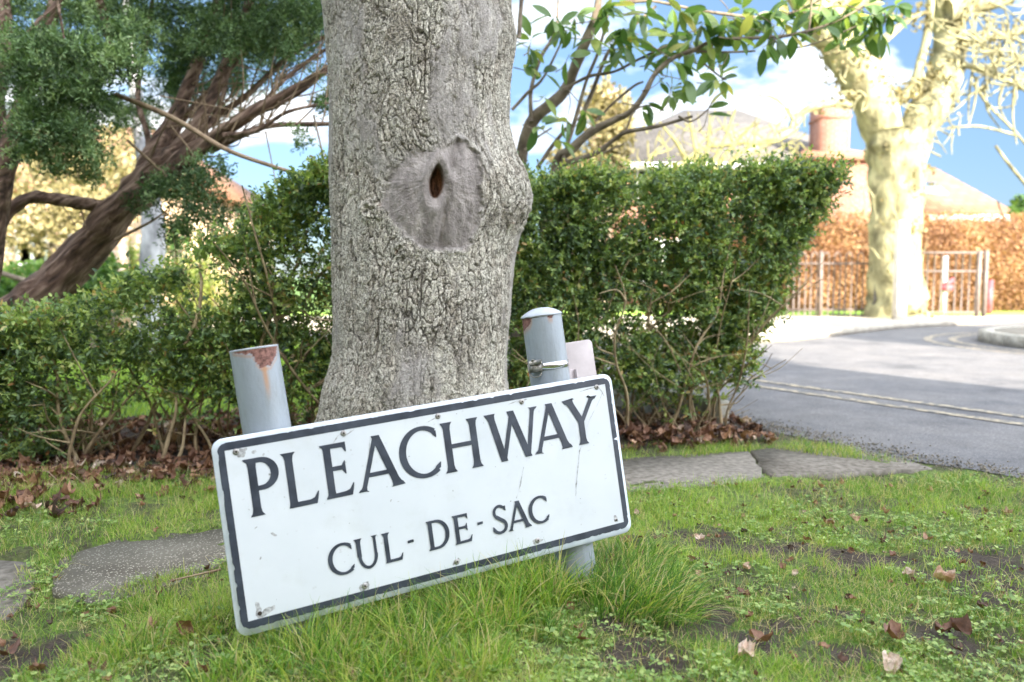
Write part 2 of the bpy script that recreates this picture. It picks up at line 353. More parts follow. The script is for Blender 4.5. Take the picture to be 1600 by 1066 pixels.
hm = t.nodes.new('ShaderNodeMath'); hm.operation = 'ADD'; t.links.new(noise(t, 190, 6), hm.inputs[0]); t.links.new(dk, hm.inputs[1])
t.links.new(c, b.inputs['Base Color']); bump(t, b, hm.outputs[0], 0.005)
# post paint with rust
m, t, b = material('grey_post_paint', 0.42); M['post'] = m
paint = ramp(t, noise(t, 18, 8, sc=(1, 1, 0.25)), [(0.3, (0.24, 0.275, 0.31)), (0.7, (0.31, 0.345, 0.385))])
rust = ramp(t, noise(t, 130, 6), [(0.35, (0.09, 0.04, 0.032)), (0.65, (0.26, 0.13, 0.105))])
paint = mixc(t, ramp(t, noise(t, 26, 10, sc=(1, 1, .2), rough=.75), [(0.50, (0, 0, 0)), (0.74, (0.7, 0.7, 0.7))]), paint, (0.17, 0.18, 0.16))
stain = mixc(t, attr(t, 'stain'), paint, (0.36, 0.20, 0.11))
t.links.new(mixc(t, attr(t, 'rust'), stain, rust), b.inputs['Base Color'])
t.links.new(ramp(t, attr(t, 'rust'), [(0, (0.4,) * 3), (1, (0.9,) * 3)]), b.inputs['Roughness']); bump(t, b, noise(t, 160, 5), 0.0006)
# sign paint
m, t, b = material('sign_white', 0.38); M['signwhite'] = m
c = ramp(t, noise(t, 5, 8), [(0.3, (0.56, 0.595, 0.63)), (0.7, (0.64, 0.67, 0.70))])
c = mixc(t, ramp(t, noise(t, 55, 9, sc=(1, 1, 0.4)), [(0.66, (0, 0, 0)), (0.74, (0.55, 0.55, 0.55))]), c, (0.42, 0.42, 0.42))
t.links.new(c, b.inputs['Base Color']); bump(t, b, noise(t, 3.5, 3), 0.0012)
_l = b.inputs['Base Color'].links[0].from_socket; t.links.new(mixc(t, ramp(t, noise(t, 9, 10, sc=(1, 1, .22), rough=.72), [(0.52, (0, 0, 0)), (0.75, (0.34, 0.34, 0.34))]), _l, (0.45, 0.47, 0.44)), b.inputs['Base Color'])
M['signblack'] = simple('sign_lettering', (0.022, 0.028, 0.042), (0.05, 0.06, 0.082), 26, 0.4, 0, 8)
M['signrim'] = simple('sign_rim', (0.50, 0.56, 0.62), (0.62, 0.67, 0.72), 30, 0.45)
M['rivet'] = simple('rivet_metal', (0.25, 0.24, 0.23), (0.45, 0.43, 0.41), 200, 0.5, metal=0.6)
M['hole'] = simple('dark_hole', (0.02, 0.015, 0.012), (0.04, 0.03, 0.02), 50, 0.9)
M['scuff'] = simple('paint_scuff', (0.22, 0.22, 0.22), (0.50, 0.51, 0.52), 160, 0.6)

# ------------------------------------------------------------------ foliage builders
def leaves(c, d, nrm, ln, wd, st=((0.3, 1.0), (0.72, 0.78)), fold=0.25, droop=0.0):
    """leaf blades: c base, d direction, nrm normal; returns verts, faces, leaf-index of faces"""
    n = len(c); d = unit(d); s = unit(np.cross(d, nrm)); u = np.cross(s, d)
    ln = np.broadcast_to(ln, (n,))[:, None]; wd = np.broadcast_to(wd, (n,))[:, None]
    cols = [c]
    for (tt, ww) in st:
        mid = c + d * ln * tt - u * ln * droop * tt * tt
        cols += [mid - s * wd * ww / 2 + u * wd * fold * ww, mid, mid + s * wd * ww / 2 + u * wd * fold * ww]
    cols.append(c + d * ln - u * ln * droop)
    V = np.stack(cols, 1); k = V.shape[1]; base = (np.arange(n) * k)[:, None]
    T = [[0, 2, 1], [0, 3, 2], [k - 4, k - 3, k - 1], [k - 3, k - 2, k - 1]]; Q = []
    for i in range(len(st) - 1):
        a = 1 + 3 * i; Q += [[a, a + 1, a + 4, a + 3], [a + 1, a + 2, a + 5, a + 4]]
    tf = (base[:, None] + np.array(T)[None]).reshape(-1, 3); fs = [tf]; idx = [np.repeat(np.arange(n), len(T))]
    if Q: fs.append((base[:, None] + np.array(Q)[None]).reshape(-1, 4)); idx.append(np.repeat(np.arange(n), len(Q)))
    return V.reshape(-1, 3), fs, np.concatenate(idx)
def leafobj(name, c, d, nrm, ln, wd, m, rnd=None, parent=None, **k):
    v, fs, idx = leaves(c, d, nrm, ln, wd, **k)
    if rnd is None: rnd = rng.random(len(c))
    return mesh(name, v, fs, m, parent, {'rnd': ('FACE', np.clip(rnd, 0, 1)[idx])})
def rdir(n): return unit(rng.normal(size=(n, 3)))
def sprigs(o, d, per, twig, spread=0.8):
    """leaf bases and directions along short twigs starting at o heading d"""
    n = len(o); t = (np.arange(per) + 0.5) / per
    tw = np.broadcast_to(twig, (n,))[:, None]
    bend = rdir(n) * 0.25
    c = o[:, None] + (unit(d) * tw)[:, None] * t[None, :, None] + (bend * tw)[:, None] * (t**2)[None, :, None]
    side = rdir(n * per).reshape(n, per, 3)
    dd = unit(unit(d)[:, None] * 0.6 + side * spread)
    return c.reshape(-1, 3), dd.reshape(-1, 3)

# ------------------------------------------------------------------ plan shapes
def hedge_front(x):   # front line of the boundary hedge
    return np.interp(x, [-3.5, -1.8, -1.39, -0.7, 1.3, 1.7], [2.75, 2.92, 3.12, 3.3, 3.72, 3.8])
ROAD_L = [(4.6, -2.0), (3.3, 0.35), (1.86, 2.78), (1.48, 3.22), (1.22, 3.72), (0.6, 4.9), (-2.5, 9.7), (-6.5, 15.5)]
def road_left_x(y): return np.interp(y, [p[1] for p in ROAD_L], [p[0] for p in ROAD_L])
def path_mask(x, y):   # paving strip: near edge and far edge
    ny = np.interp(x, [-2.2, -1.0, -0.68, 0.36, 1.38], [1.15, 1.72, 1.98, 2.62, 2.86]); fy = np.interp(x, [-2.2, -0.95, -0.8, 0.41, 1.1, 1.45], [1.75, 2.15, 2.26, 3.05, 3.3, 3.05])
    w_ = 0.03 * fbm(x * 8, y * 8, 0, 3, 77)
    return (y > ny + w_) & (y < fy + w_) & (np.abs(x + 1.16 + 0.3 * (y - 1.93)) > 0.055)

# ------------------------------------------------------------------ GROUND
def axis(segs):
    a = []
    for s0, s1, n in segs: a += list(np.linspace(s0, s1, n, endpoint=False))
    return np.array(a + [segs[-1][1]])
gx = axis([(-900, -60, 6), (-60, -8, 14), (-8, -2.6, 20), (-2.6, 2.6, 300), (2.6, 8, 20), (8, 60, 14), (60, 900, 6)])
gy = axis([(-900, -40, 5), (-40, 0.6, 14), (0.6, 4.4, 240), (4.4, 10, 30), (10, 60, 14), (60, 900, 8)])
X, Y = np.meshgrid(gx, gy)
def gheight(X, Y):
    near = ss(4.6, 3.9, Y) * ss(0.15, 0.6, Y) * ss(0.0, 0.25, road_left_x(Y) - X)
    near = near * ss(-4, -2.6, X)
    return near * (0.022 * fbm(X * 2.2, Y * 2.2, 0, 3, 3) + 0.010 * fbm(X * 14, Y * 14, 0, 3, 9) + 0.006 * fbm(X * 45, Y * 45, 0, 2, 10)
                   + 0.025 * np.exp(-((X + 0.1)**2 / 0.5 + (Y - 1.95)**2 / 0.10))) - 0.012 * near * path_mask(X, Y)
Z = gheight(X, Y)
def bare(X, Y):   # 1 where bare soil shows
    b = ss(0.0, 0.22, fbm(X * 5.5 + 3, Y * 5.5, 0, 4, 21)) * ss(0.05, 0.4, X) * ss(2.4, 2.0, Y) * 0.9 + 0.65 * ss(0.06, 0.25, fbm(X * 9 + 3, Y * 9, 0, 3, 22))
    for (px, py, r) in ((1500, 905, 0.11), (1470, 980, 0.13), (1230, 990, 0.07), (1000, 1030, 0.10), (960, 985, 0.07), (1560, 880, 0.1), (1180, 1010, 0.07), (1330, 1030, 0.08), (560, 985, 0.06), (30, 1030, 0.12), (640, 955, 0.12), (720, 930, 0.12)):
        g = G(px, py); b = np.maximum(b, ss(1.2, 0.5, np.hypot((X - g[0]) , (Y - g[1]) * 1.1) / r + 0.9 * fbm(X * 22, Y * 22, 0, 4, 4)))
    return b
hf = hedge_front(X)
litter = ss(-0.42, -0.12, Y - hf) * ss(1.3, 0.8, Y - hf)
turf = (1 - bare(X, Y)) * (1 - litter)
lawn = ss(0.85, 1.1, Y - hf) * (1 - ss(3, 3.4, X))
idx = np.arange(X.size).reshape(X.shape)
q = np.stack([idx[:-1, :-1], idx[:-1, 1:], idx[1:, 1:], idx[1:, :-1]], -1).reshape(-1, 4)
tag(mesh('ground', np.stack([X, Y, Z], -1).reshape(-1, 3), q, M['ground'], attrs={'turf': ('POINT', turf.ravel()), 'lawn': ('POINT', lawn.ravel())}, smooth=True), kind='structure')

def sheet(name, poly, z, m, kind='structure'):
    o = mesh(name, [(x, y, z) for x, y in poly], [tuple(range(len(poly)))], m)
    return tag(o, kind=kind)
def poly2(l): return [tuple(p) for p in l]
road = poly2([(60, -2.0)] + [(60, 70), (-40, 70), (-40, 15.8)] + [ROAD_L[-1]] + ROAD_L[-2::-1])
# ragged edge where the tarmac crumbles into the verge
edge = []
L0 = ROAD_L[::-1]
for (a, b2) in zip(L0[:-1], L0[1:]):
    n = max(2, int(math.dist(a, b2) / 0.05)) if a[1] < 6 else 3
    for i in range(n):
        tt = i / n; x, y = a[0] + (b2[0] - a[0]) * tt, a[1] + (b2[1] - a[1]) * tt
        edge.append((x + (0.05 * float(fbm(x * 5, y * 5, 0, 3, 2)) if y < 6 else 0), y))
edge.append(L0[-1])
sheet('road', [(60, -2.0), (60, 15.5)] + edge, 0.004, M['asphalt'])

# far pavement, verge and side road
pav = simple('far_paving', (0.30, 0.27, 0.22), (0.42, 0.38, 0.32), 6, 0.9, 0.002)
mb = MB(); fp = [tuple(G(1150, 540)[:2]), tuple(G(1243, 534)[:2]), tuple(G(1320, 524)[:2]), tuple(G(1405, 514)[:2]), tuple(G(1500, 509)[:2]), tuple(G(1560, 507)[:2]), (9.2, 13.6), (-9, 13.6), (-7, 12.4)]
mb.prism(fp, 0.006, 0.09); tag(mb.build('pavement', pav), kind='structure')
mb = MB(); mb.prism([(-10, 13.62), (10.5, 13.62), (10.5, 16.4), (-10, 16.4)], 0.008, 0.10)
verge = simple('verge_turf', (0.12, 0.26, 0.03), (0.26, 0.38, 0.07), 4, 0.95, 0.02)
tag(mb.build('grass_verge', verge), kind='structure')
# near-right pavement corner with kerb
cc = np.array([6.9, 8.4]); ang = [R(a) for a in range(60, 301, 10)]
arc_ = [(cc[0] + 1.55 * math.cos(a), cc[1] + 1.55 * math.sin(a)) for a in ang]
mb = MB(); mb.prism(arc_ + [(16, 7.1), (16, 9.7)], 0.006, 0.12); tag(mb.build('pavement_corner', pav), kind='structure')
mb = MB()
for a0, a1 in zip(ang[:-1], ang[1:]):
    a1 -= 0.006
    v = [(cc[0] + r_ * math.cos(a), cc[1] + r_ * math.sin(a)) for a, r_ in ((a0, 1.556), (a1, 1.556), (a1, 1.70), (a0, 1.70))]
    mb.prism(v, 0.005, 0.125)
tag(mb.build('kerb', M['concrete']), kind='structure')
# yellow lines
def strip(pts, wd, z):
    pts = np.asarray(pts, float); T = unit(np.gradient(pts, axis=0)); S = np.stack([-T[:, 1], T[:, 0]], 1) * wd / 2
    n = len(pts); v = [(*p, z) for p in pts + S] + [(*p, z) for p in pts - S]
    return v, [(i, i + 1, n + i + 1, n + i) for i in range(n - 1)]
dline = np.array([-0.9, 1.43]) / 1.69
mb = MB()
for off in (0.0, 0.24):
    base = np.array([2.50 + off * 0.85, 3.86 + off * 0.5])
    pts = [base + dline * s_ for s_ in np.linspace(-6, 11, 60)]
    mb.add(*strip(pts, 0.075, 0.008))
tag(mb.build('yellow_lines', M['yellow']), kind='structure')
mb = MB()
for rr in (1.96, 2.22):
    pts = [(cc[0] + rr * math.cos(a), cc[1] + rr * math.sin(a)) for a in np.linspace(R(80), R(290), 50)]
    mb.add(*strip(pts, 0.085, 0.008))
tag(mb.build('corner_lines', M['yellow']), kind='structure')

# footpath slabs (each slab a piece of the path surface)
def slab(name, poly, z0, z1, m, seed):
    pts = []
    n = len(poly)
    for i in range(n):
        a, b2 = np.array(poly[i]), np.array(poly[(i + 1) % n]); k = max(2, int(np.linalg.norm(b2 - a) / 0.03))
        for j in range(k):
            p_ = a + (b2 - a) * j / k; pts.append(p_ + 0.026 * np.array([float(fbm(p_[0] * 9, p_[1] * 9, 0, 3, seed)), float(fbm(p_[0] * 9, p_[1] * 9, 5, 3, seed))]))
    mb = MB(); mb.prism([tuple(p_) for p_ in pts], z0, z1)
    return tag(mb.build(name, m), kind='structure')
g2 = lambda a, b2: tuple(G(a, b2)[:2])
slab('path', [g2(75, 925), g2(140, 945), g2(352, 895), g2(560, 850), g2(560, 800), g2(352, 828), g2(200, 842), g2(85, 880)], -0.03, 0.006, M['slab'], 1)
slab('path', [g2(-160, 990), g2(10, 968), g2(45, 935), g2(60, 905), g2(40, 882), g2(-30, 875), g2(-200, 900)], -0.03, 0.004, M['slab2'], 2)
slab('path', [g2(565, 850), g2(980, 775), g2(1100, 765), g2(1195, 745), g2(1170, 706), g2(1000, 716), g2(800, 745), g2(565, 800)], -0.03, 0.003, M['slab2'], 3)
slab('path', [g2(1198, 744), g2(1300, 742), g2(1455, 733), g2(1400, 714), g2(1330, 700), g2(1240, 697), g2(1172, 705)], -0.03, 0.003, M['slab2'], 4)

# ------------------------------------------------------------------ FOREGROUND TREE
ys = [-160, 0, 20, 60, 100, 140, 200, 240, 270, 300, 320, 345, 370, 400, 450, 500, 550, 580, 600, 620, 650, 700, 760, 800]
lf = [490, 506, 510, 513, 515, 517, 517, 516, 515, 515, 515, 516, 517, 518, 518, 517, 514, 506, 499, 495, 492, 480, 465, 455]
rt = [800, 801, 801, 809, 804, 799, 799, 810, 825, 834, 833, 822, 812, 805, 800, 796, 792, 791, 793, 797, 803, 815, 835, 850]
TY = 2.68
zs = np.array([P(700, y, TY)[2] for y in ys])[::-1]
xl = np.array([P(x, 500, TY - 0.05)[0] for x in lf])[::-1]; xr = np.array([P(x, 500, TY - 0.05)[0] for x in rt])[::-1]
zz = np.arange(-0.03, 2.05, 0.0028)
def sm(a, k):
    kk = np.hanning(k); kk /= kk.sum(); return np.convolve(np.pad(a, k // 2, 'edge'), kk, 'valid')[:len(a)]
XL = sm(np.interp(zz, zs, xl), 15); XR = sm(np.interp(zz, zs, xr), 15)
RAD = 0.295
th = np.concatenate([np.linspace(R(165), R(375), 470, endpoint=False), np.linspace(R(15), R(165), 50, endpoint=False)])   # front faces -y
th = th % (2 * math.pi)
th = np.concatenate([np.linspace(R(-200), R(20), 500, endpoint=False), np.linspace(R(20), R(160), 50, endpoint=False)])
TH, ZZ = np.meshgrid(th, zz)
cxx = ((XL + XR) / 2)[:, None]; rx = ((XR - XL) / 2)[:, None]
ry = np.interp(zz, [0, 0.25, 0.5, 2], [0.42, 0.33, 0.30, 0.29])[:, None]
S_ = TH * RAD
lob = 0.006 * fbm(np.cos(TH) * 2.5, np.sin(TH) * 2.5, ZZ * 1.3, 3, 31)
# bark relief
amp = 0.5 + 0.5 * fbm(S_ * 5, ZZ * 4, 0, 2, 39)
wx = S_ + 0.012 * fbm(S_ * 18, ZZ * 9, 0, 4, 40) + 0.004 * fbm(S_ * 90, ZZ * 60, 0, 2, 41); wz = ZZ + 0.022 * fbm(S_ * 16, ZZ * 12, 3, 4, 45) + 0.005 * fbm(S_ * 90, ZZ * 60, 4, 2, 46)
F1, F2, cid = worley(wx * 52, wz * 20, 1, 1.0)
G1, G2, cid2 = worley(wx * 105 + 3, wz * 62 + 7, 2, 1.0)
lv = ss(-0.45, 0.10, fbm(S_ * 9 + 4, ZZ * 6, 0, 3, 47)); lv2 = ss(-0.5, 0.1, fbm(S_ * 12 + 4, ZZ * 9, 6, 3, 48))
crack = (1 - ss(0.0, 0.13, F2 - F1)) * (0.25 + 0.75 * lv); crack2 = (1 - ss(0.0, 0.16, G2 - G1)) * (0.15 + 0.85 * lv2)
fis = np.abs(fbm(wx * 30, wz * 3.0, 2, 3, 60)); vr = 1 - ss(0.0, 0.055, fis) * 1.0; vr = vr * ss(-0.3, 0.2, fbm(S_ * 7, ZZ * 5, 8, 2, 61))
chunk = fbm(wx * 70, wz * 45, 5, 3, 62)
relief = -0.0055 * crack - 0.0020 * crack2 - 0.0075 * vr + 0.0035 * (cid - 0.5) * lv + 0.0022 * (cid2 - 0.5) + 0.0032 * chunk + 0.006 * fbm(S_ * 9, ZZ * 5, 0, 3, 70) + 0.006
crack = np.maximum(crack, vr * 0.95)
fx = cxx + rx * np.cos(TH); fz = ZZ
front = np.sin(TH) < -0.05
# worn, smooth grey streaks
worn = ss(0.10, 0.36, fbm(S_ * 9 + 8, ZZ * 2.6, 0, 5, 80) + 0.08) * (0.55 + 0.45 * ss(-0.2, 0.2, fbm(S_ * 30, ZZ * 18, 0, 3, 81)))
def pz(px, py): p_ = P(px, py, 2.40); return p_[0], p_[2]
poly = [pz(*q_) for q_ in ((592, 300), (612, 268), (640, 240), (672, 236), (690, 232), (712, 214), (728, 216), (745, 236), (756, 244), (758, 300), (752, 345), (738, 378), (722, 392), (690, 396), (655, 386), (635, 372), (612, 352), (598, 330))]
def poly_sd(px, pz_, poly):
    inside = np.zeros(px.shape, bool); dmin = np.full(px.shape, 9.0); n = len(poly)
    for i in range(n):
        (x1, y1), (x2, y2) = poly[i], poly[(i + 1) % n]
        c_ = ((y1 > pz_) != (y2 > pz_)) & (px < (x2 - x1) * (pz_ - y1) / (y2 - y1 + 1e-12) + x1); inside ^= c_
        dx, dy = x2 - x1, y2 - y1; tt = np.clip(((px - x1) * dx + (pz_ - y1) * dy) / (dx * dx + dy * dy), 0, 1)
        dmin = np.minimum(dmin, np.hypot(px - x1 - tt * dx, pz_ - y1 - tt * dy))
    return np.where(inside, -dmin, dmin)
sdp = poly_sd(fx + 0.020 * fbm(fx * 26, fz * 32, 0, 4, 6), fz + 0.012 * fbm(fx * 30, fz * 30, 4, 4, 7), poly)
scar = ss(0.008, -0.016, sdp) * front
hx, hz = pz(683, 283)
ddx, ddz = fx - hx - 0.10 * (fz - hz), fz - hz
er = np.sqrt((ddx / (0.0225 - 0.14 * np.clip(ddz, 0, 0.06)))**2 + ((ddz + 0.004) / 0.050)**2)
hole = ss(1.06, 0.80, er) * front
lip = np.exp(-((er - 1.65) / 0.6)**2)
valx = hx + 0.03 + np.where(fz > hz, (fz - hz) * 0.25, 0.0) - 0.02 * ss(0, -0.2, fz - hz)
valley = np.exp(-((fx - valx) / 0.012)**2) * (er > 1)
rot = np.arctan2(ddz, ddx)
crease = np.abs(fbm(rot * 11, er * 0.6, 0, 4, 90))
calr = 0.016 * lip + 0.012 * ss(0, -0.07, sdp) - 0.015 * valley * (0.4 + 0.6 * ss(0.02, -0.05, fz - hz)) + 0.0036 * crease + 0.0034 * fbm(fx * 60, fz * 25, 0, 3, 91) - 0.001
rim = np.exp(-(sdp / 0.007)**2) * front * (0.001 + 0.005 * ss(0.0, 0.06, fx - hx))
relief = relief * (1 - worn * 0.7) + worn * (0.006 + 0.0015 * fbm(S_ * 60, ZZ * 20, 0, 3, 95))
relief = relief * (1 - scar) + scar * calr + rim - 0.05 * hole
# knobbly scabs
rusty = hole.copy()
for (px_, py_, r_, a_) in ((577, 325, 0.045, 0.018), (628, 388, 0.03, 0.014), (815, 330, 0.05, 0.012)):
    qx, qz = pz(px_, py_); dd = np.hypot(fx - qx, fz - qz) / r_
    mk = ss(1.2, 0.5, dd) * front; relief = relief + mk * a_ * (0.5 + fbm(fx * 55, fz * 55, 0, 3, 97)); worn = worn * (1 - mk)
    rusty = np.maximum(rusty, mk * ss(0.15, 0.5, fbm(fx * 38, fz * 38, 0, 3, 98)) * 0.7)
relief = relief + lob
worn = np.maximum(worn * 0.8, scar) * (1 - hole)
nx, ny = np.cos(TH) , np.sin(TH)
VX = cxx + (rx + relief - 0.008) * nx; VY = TY + (ry + relief - 0.008) * ny
# root flare
fl = ss(0.32, 0.0, ZZ) * (0.05 + 0.05 * np.cos(TH * 5 + 1))
VX = VX + fl * nx * 0.8; VY = VY + fl * ny * 0.5
n1, n2 = TH.shape; ii = np.arange(n1 * n2).reshape(n1, n2); jn = np.roll(ii, -1, 1)
q = np.stack([ii[:-1], jn[:-1], jn[1:], ii[1:]], -1).reshape(-1, 4)
tree = empty('tree', (float(cxx[0, 0]), TY, 0))
tag(tree, 'thick grey rough-barked tree trunk with an eye-shaped knot hole, right behind the leaning street sign', 'tree')
keep(mesh('trunk', np.stack([VX, VY, ZZ], -1).reshape(-1, 3), q, M['bark'], attrs={
    'crack': ('POINT', (np.maximum(crack * 0.7, crack2 * 0.2) * (1 - worn * 0.8) * (1 - scar)).ravel()), 'cell': ('POINT', (0.6 * cid + 0.4 * cid2).ravel()),
    'worn': ('POINT', worn.ravel()), 'rusty': ('POINT', rusty.ravel()), 'scar': ('POINT', (scar * (1 - hole)).ravel())}, smooth=True), tree)
# upper trunk and bare limbs above the picture
mb = MB(); cx0 = float(cxx[-1, 0])
mb.tube([(cx0, TY, 2.0), (cx0 - 0.02, TY, 2.6), (cx0, TY + 0.02, 3.4)], [0.297, 0.29, 0.27], 24)
for a_, e_ in ((20, 0.9), (110, 1.1), (200, 1.0), (300, 1.2)):
    d_ = np.array([math.cos(R(a_)), math.sin(R(a_)), e_]); p0 = np.array([cx0, TY, 3.2])
    mb.tube(catmull([p0, p0 + d_ * 0.7, p0 + d_ * 1.6 + np.array([0, 0, .3]), p0 + d_ * 2.6 + np.array([0, 0, 1])], [0.14, 0.11, 0.07, 0.02], 4)[0], np.linspace(0.14, 0.02, 13), 8)
mb.build('limb', M['greybark'], smooth=True, root=tree)

# ------------------------------------------------------------------ STREET SIGN
UU = unit(np.array([0.89673292, 0.43207189, 0.09238686])); VV = np.array([-0.1412081, 0.07017295, 0.98781823]); VV = unit(VV - UU * (VV @ UU))
NN = np.cross(UU, VV)                       # faces the camera (-y)
ORI = np.array([-0.52072825, 1.46446509, -0.01274978 + (CZ - 0.67)])
SW, SH = 0.900, 0.380
MS = Matrix(((UU[0], VV[0], NN[0], ORI[0]), (UU[1], VV[1], NN[1], ORI[1]), (UU[2], VV[2], NN[2], ORI[2]), (0, 0, 0, 1)))
sign = empty('street_sign'); sign.matrix_world = MS
tag(sign, 'leaning white street nameplate reading PLEACHWAY CUL-DE-SAC with black border', 'street sign')
def rrect(x0, y0, x1, y1, r, n=7):
    o = []
    for cx_, cy_, a0 in ((x1 - r, y1 - r, 0), (x0 + r, y1 - r, 90), (x0 + r, y0 + r, 180), (x1 - r, y0 + r, 270)):
        for i in range(n + 1):
            a = R(a0 + 90 * i / n); o.append((cx_ + r * math.cos(a), cy_ + r * math.sin(a)))
    return o
def plate(outline, z0, z1, bev=0.0012):
    n = len(outline); c = np.mean(outline, 0); v = []; f = []
    o = np.array(outline); ins = o + unit(c - o) * bev
    for pts, z in ((o, z0), (o, z1 - bev), (ins, z1)): v += [(x, y, z) for x, y in pts]
    f = [tuple(range(n))[::-1], tuple(range(2 * n, 3 * n))]
    for k in range(2):
        f += [(k * n + i, k * n + (i + 1) % n, (k + 1) * n + (i + 1) % n, (k + 1) * n + i) for i in range(n)]
    return v, f
def plane_grid(x0, y0, x1, y1, nx_, ny_):
    xs, ys_ = np.linspace(x0, x1, nx_), np.linspace(y0, y1, ny_); a, b2 = np.meshgrid(xs, ys_)
    k = np.arange(nx_ * ny_).reshape(ny_, nx_)
    return a, b2, np.stack([k[:-1, :-1], k[:-1, 1:], k[1:, 1:], k[1:, :-1]], -1).reshape(-1, 4)
v, f = plate(rrect(0, 0, SW, SH, 0.022), -0.009, 0.0)
mesh('backing_plate', v, f, M['signrim'], sign)
# black border: ring with a slightly chipped outer edge
def ring(outer, inner, z):
    n = len(outer); v = [(x, y, z) for x, y in outer] + [(x, y, z) for x, y in inner]
    return v, [(i, (i + 1) % n, n + (i + 1) % n, n + i) for i in range(n)]
def dense(pts, step=0.004):
    o = []; n = len(pts)
    for i in range(n):
        a, b2 = np.array(pts[i]), np.array(pts[(i + 1) % n]); k = max(1, int(np.linalg.norm(b2 - a) / step))
        o += [tuple(a + (b2 - a) * j / k) for j in range(k)]
    return o
oo = np.array(dense(rrect(0.009, 0.012, SW - 0.0075, SH - 0.0085, 0.018)))
IX0, IX1, IY0, IY1 = 0.0225, SW - 0.0205, 0.027, SH - 0.0235
cen = np.array([SW / 2, SH / 2]); inn = np.stack([np.clip(oo[:, 0], IX0, IX1), np.clip(oo[:, 1], IY0, IY1)], 1)
chip = 0.0009 * np.maximum(0, fbm(oo[:, 0] * 90, oo[:, 1] * 90, 0, 3, 11) - 0.15) * 6 + 0.0002 * fbm(oo[:, 0] * 300, oo[:, 1] * 300, 0, 2, 12)
chip[np.argmin(np.hypot(oo[:, 0] - SW, oo[:, 1] - 0.225))] += 0.010
oc = oo + np.stack([np.sign(cen[0] - oo[:, 0]) * (np.minimum(oo[:, 0], SW - oo[:, 0]) < 0.016), np.sign(cen[1] - oo[:, 1]) * (np.minimum(oo[:, 1], SH - oo[:, 1]) < 0.018)], 1) * chip[:, None]
v, f = ring([tuple(a) for a in oc], [tuple(a) for a in inn], 0.0009)
mesh('border', v, f, M['signblack'], sign)
# face: dented slightly
a, b2, fq = plane_grid(IX0 - 0.006, IY0 - 0.006, IX1 + 0.006, IY1 + 0.006, 120, 50)
def dent(x, y):
    z = 0.00055 + 0 * x
    return z
mesh('face_panel', np.stack([a, b2, dent(a, b2)], -1).reshape(-1, 3), fq, M['signwhite'], sign, smooth=True)

class Glyphs(MB):
    zc = 0.0012
    def _z(s): s.zc += 0.00002; return s.zc
    def stroke(s, p0, p1, wd, f0=0.0, f1=0.0, cut0=None, cut1=None):
        p0, p1 = np.array(p0, float), np.array(p1, float); L_ = np.linalg.norm(p1 - p0); T = (p1 - p0) / L_; S = np.array([-T[1], T[0]])
        st = []
        fl = min(0.45, 9 * (wd / 15) / L_ * 1.6)
        ts = [0, fl * 0.18, fl * 0.45, fl, 1 - fl, 1 - fl * 0.45, 1 - fl * 0.18, 1]
        for i, tt in enumerate(ts):
            k = [1, 0.72, 0.25, 0][i] * f0 if i < 4 else [0, 0.25, 0.72, 1][i - 4] * f1
            st.append((tt, wd / 2 * (1 + k)))
        cc0 = cut0; z = s._z(); l_, r_ = [], []
        for tt, h in st:
            c = p0 + T * L_ * tt; a_, b_ = c + S * h, c - S * h
            if tt == 0 and cut0 is not None: a_ = a_ + T * ((cut0 - a_[1]) / T[1]); b_ = b_ + T * ((cut0 - b_[1]) / T[1])
            if tt == 1 and cut1 is not None: a_ = a_ + T * ((cut1 - a_[1]) / T[1]); b_ = b_ + T * ((cut1 - b_[1]) / T[1])
            l_.append((*a_, z * 1000)); r_.append((*b_, z * 1000))
        n = len(st); s.add(np.array(l_ + r_) / 1000, [(i, i + 1, n + i + 1, n + i) for i in range(n - 1)])
    def arc(s, cx, cy, rx, ry, a0, a1, w0, w1, n=28):
        """w0 at horizontal extremes (thick), w1 at top/bottom (thin)"""
        z = s._z(); o, i_ = [], []
        for k in range(n + 1):
            a = R(a0 + (a1 - a0) * k / n); c_, s_ = math.cos(a), math.sin(a); wd = w1 + (w0 - w1) * abs(c_)**1.3
            o.append(((cx + rx * c_ + wd / 2 * c_), (cy + ry * s_ + wd / 2 * s_), z * 1000)); i_.append(((cx + rx * c_ - wd / 2 * c_), (cy + ry * s_ - wd / 2 * s_), z * 1000))
        s.add(np.array(o + i_) / 1000, [(k, k + 1, n + 2 + k, n + 1 + k) for k in range(n)])
    def poly(s, pts):
        z = s._z(); s.add(np.array([(x, y, z * 1000) for x, y in pts]) / 1000, [tuple(range(len(pts)))])
def L_E(g, x, b_, t_, k, arms, sx):
    g.stroke((sx, b_), (sx, t_), 15 * k, 0.6, 0.6)
def letter_L(g, xs, b_, t_, xe, k):
    g.stroke((xs, b_), (xs, t_), 15 * k, 0.35, 0.95)
    g.poly([(xs - 3 * k, b_), (xe - 5 * k, b_), (xe - 1 * k, b_ + 14 * k), (xe + 1 * k, b_ + 24 * k), (xe - 1.5 * k, b_ + 24 * k), (xe - 9 * k, b_ + 12.5 * k), (xe - 17 * k, b_ + 10 * k), (xs, b_ + 10 * k)])
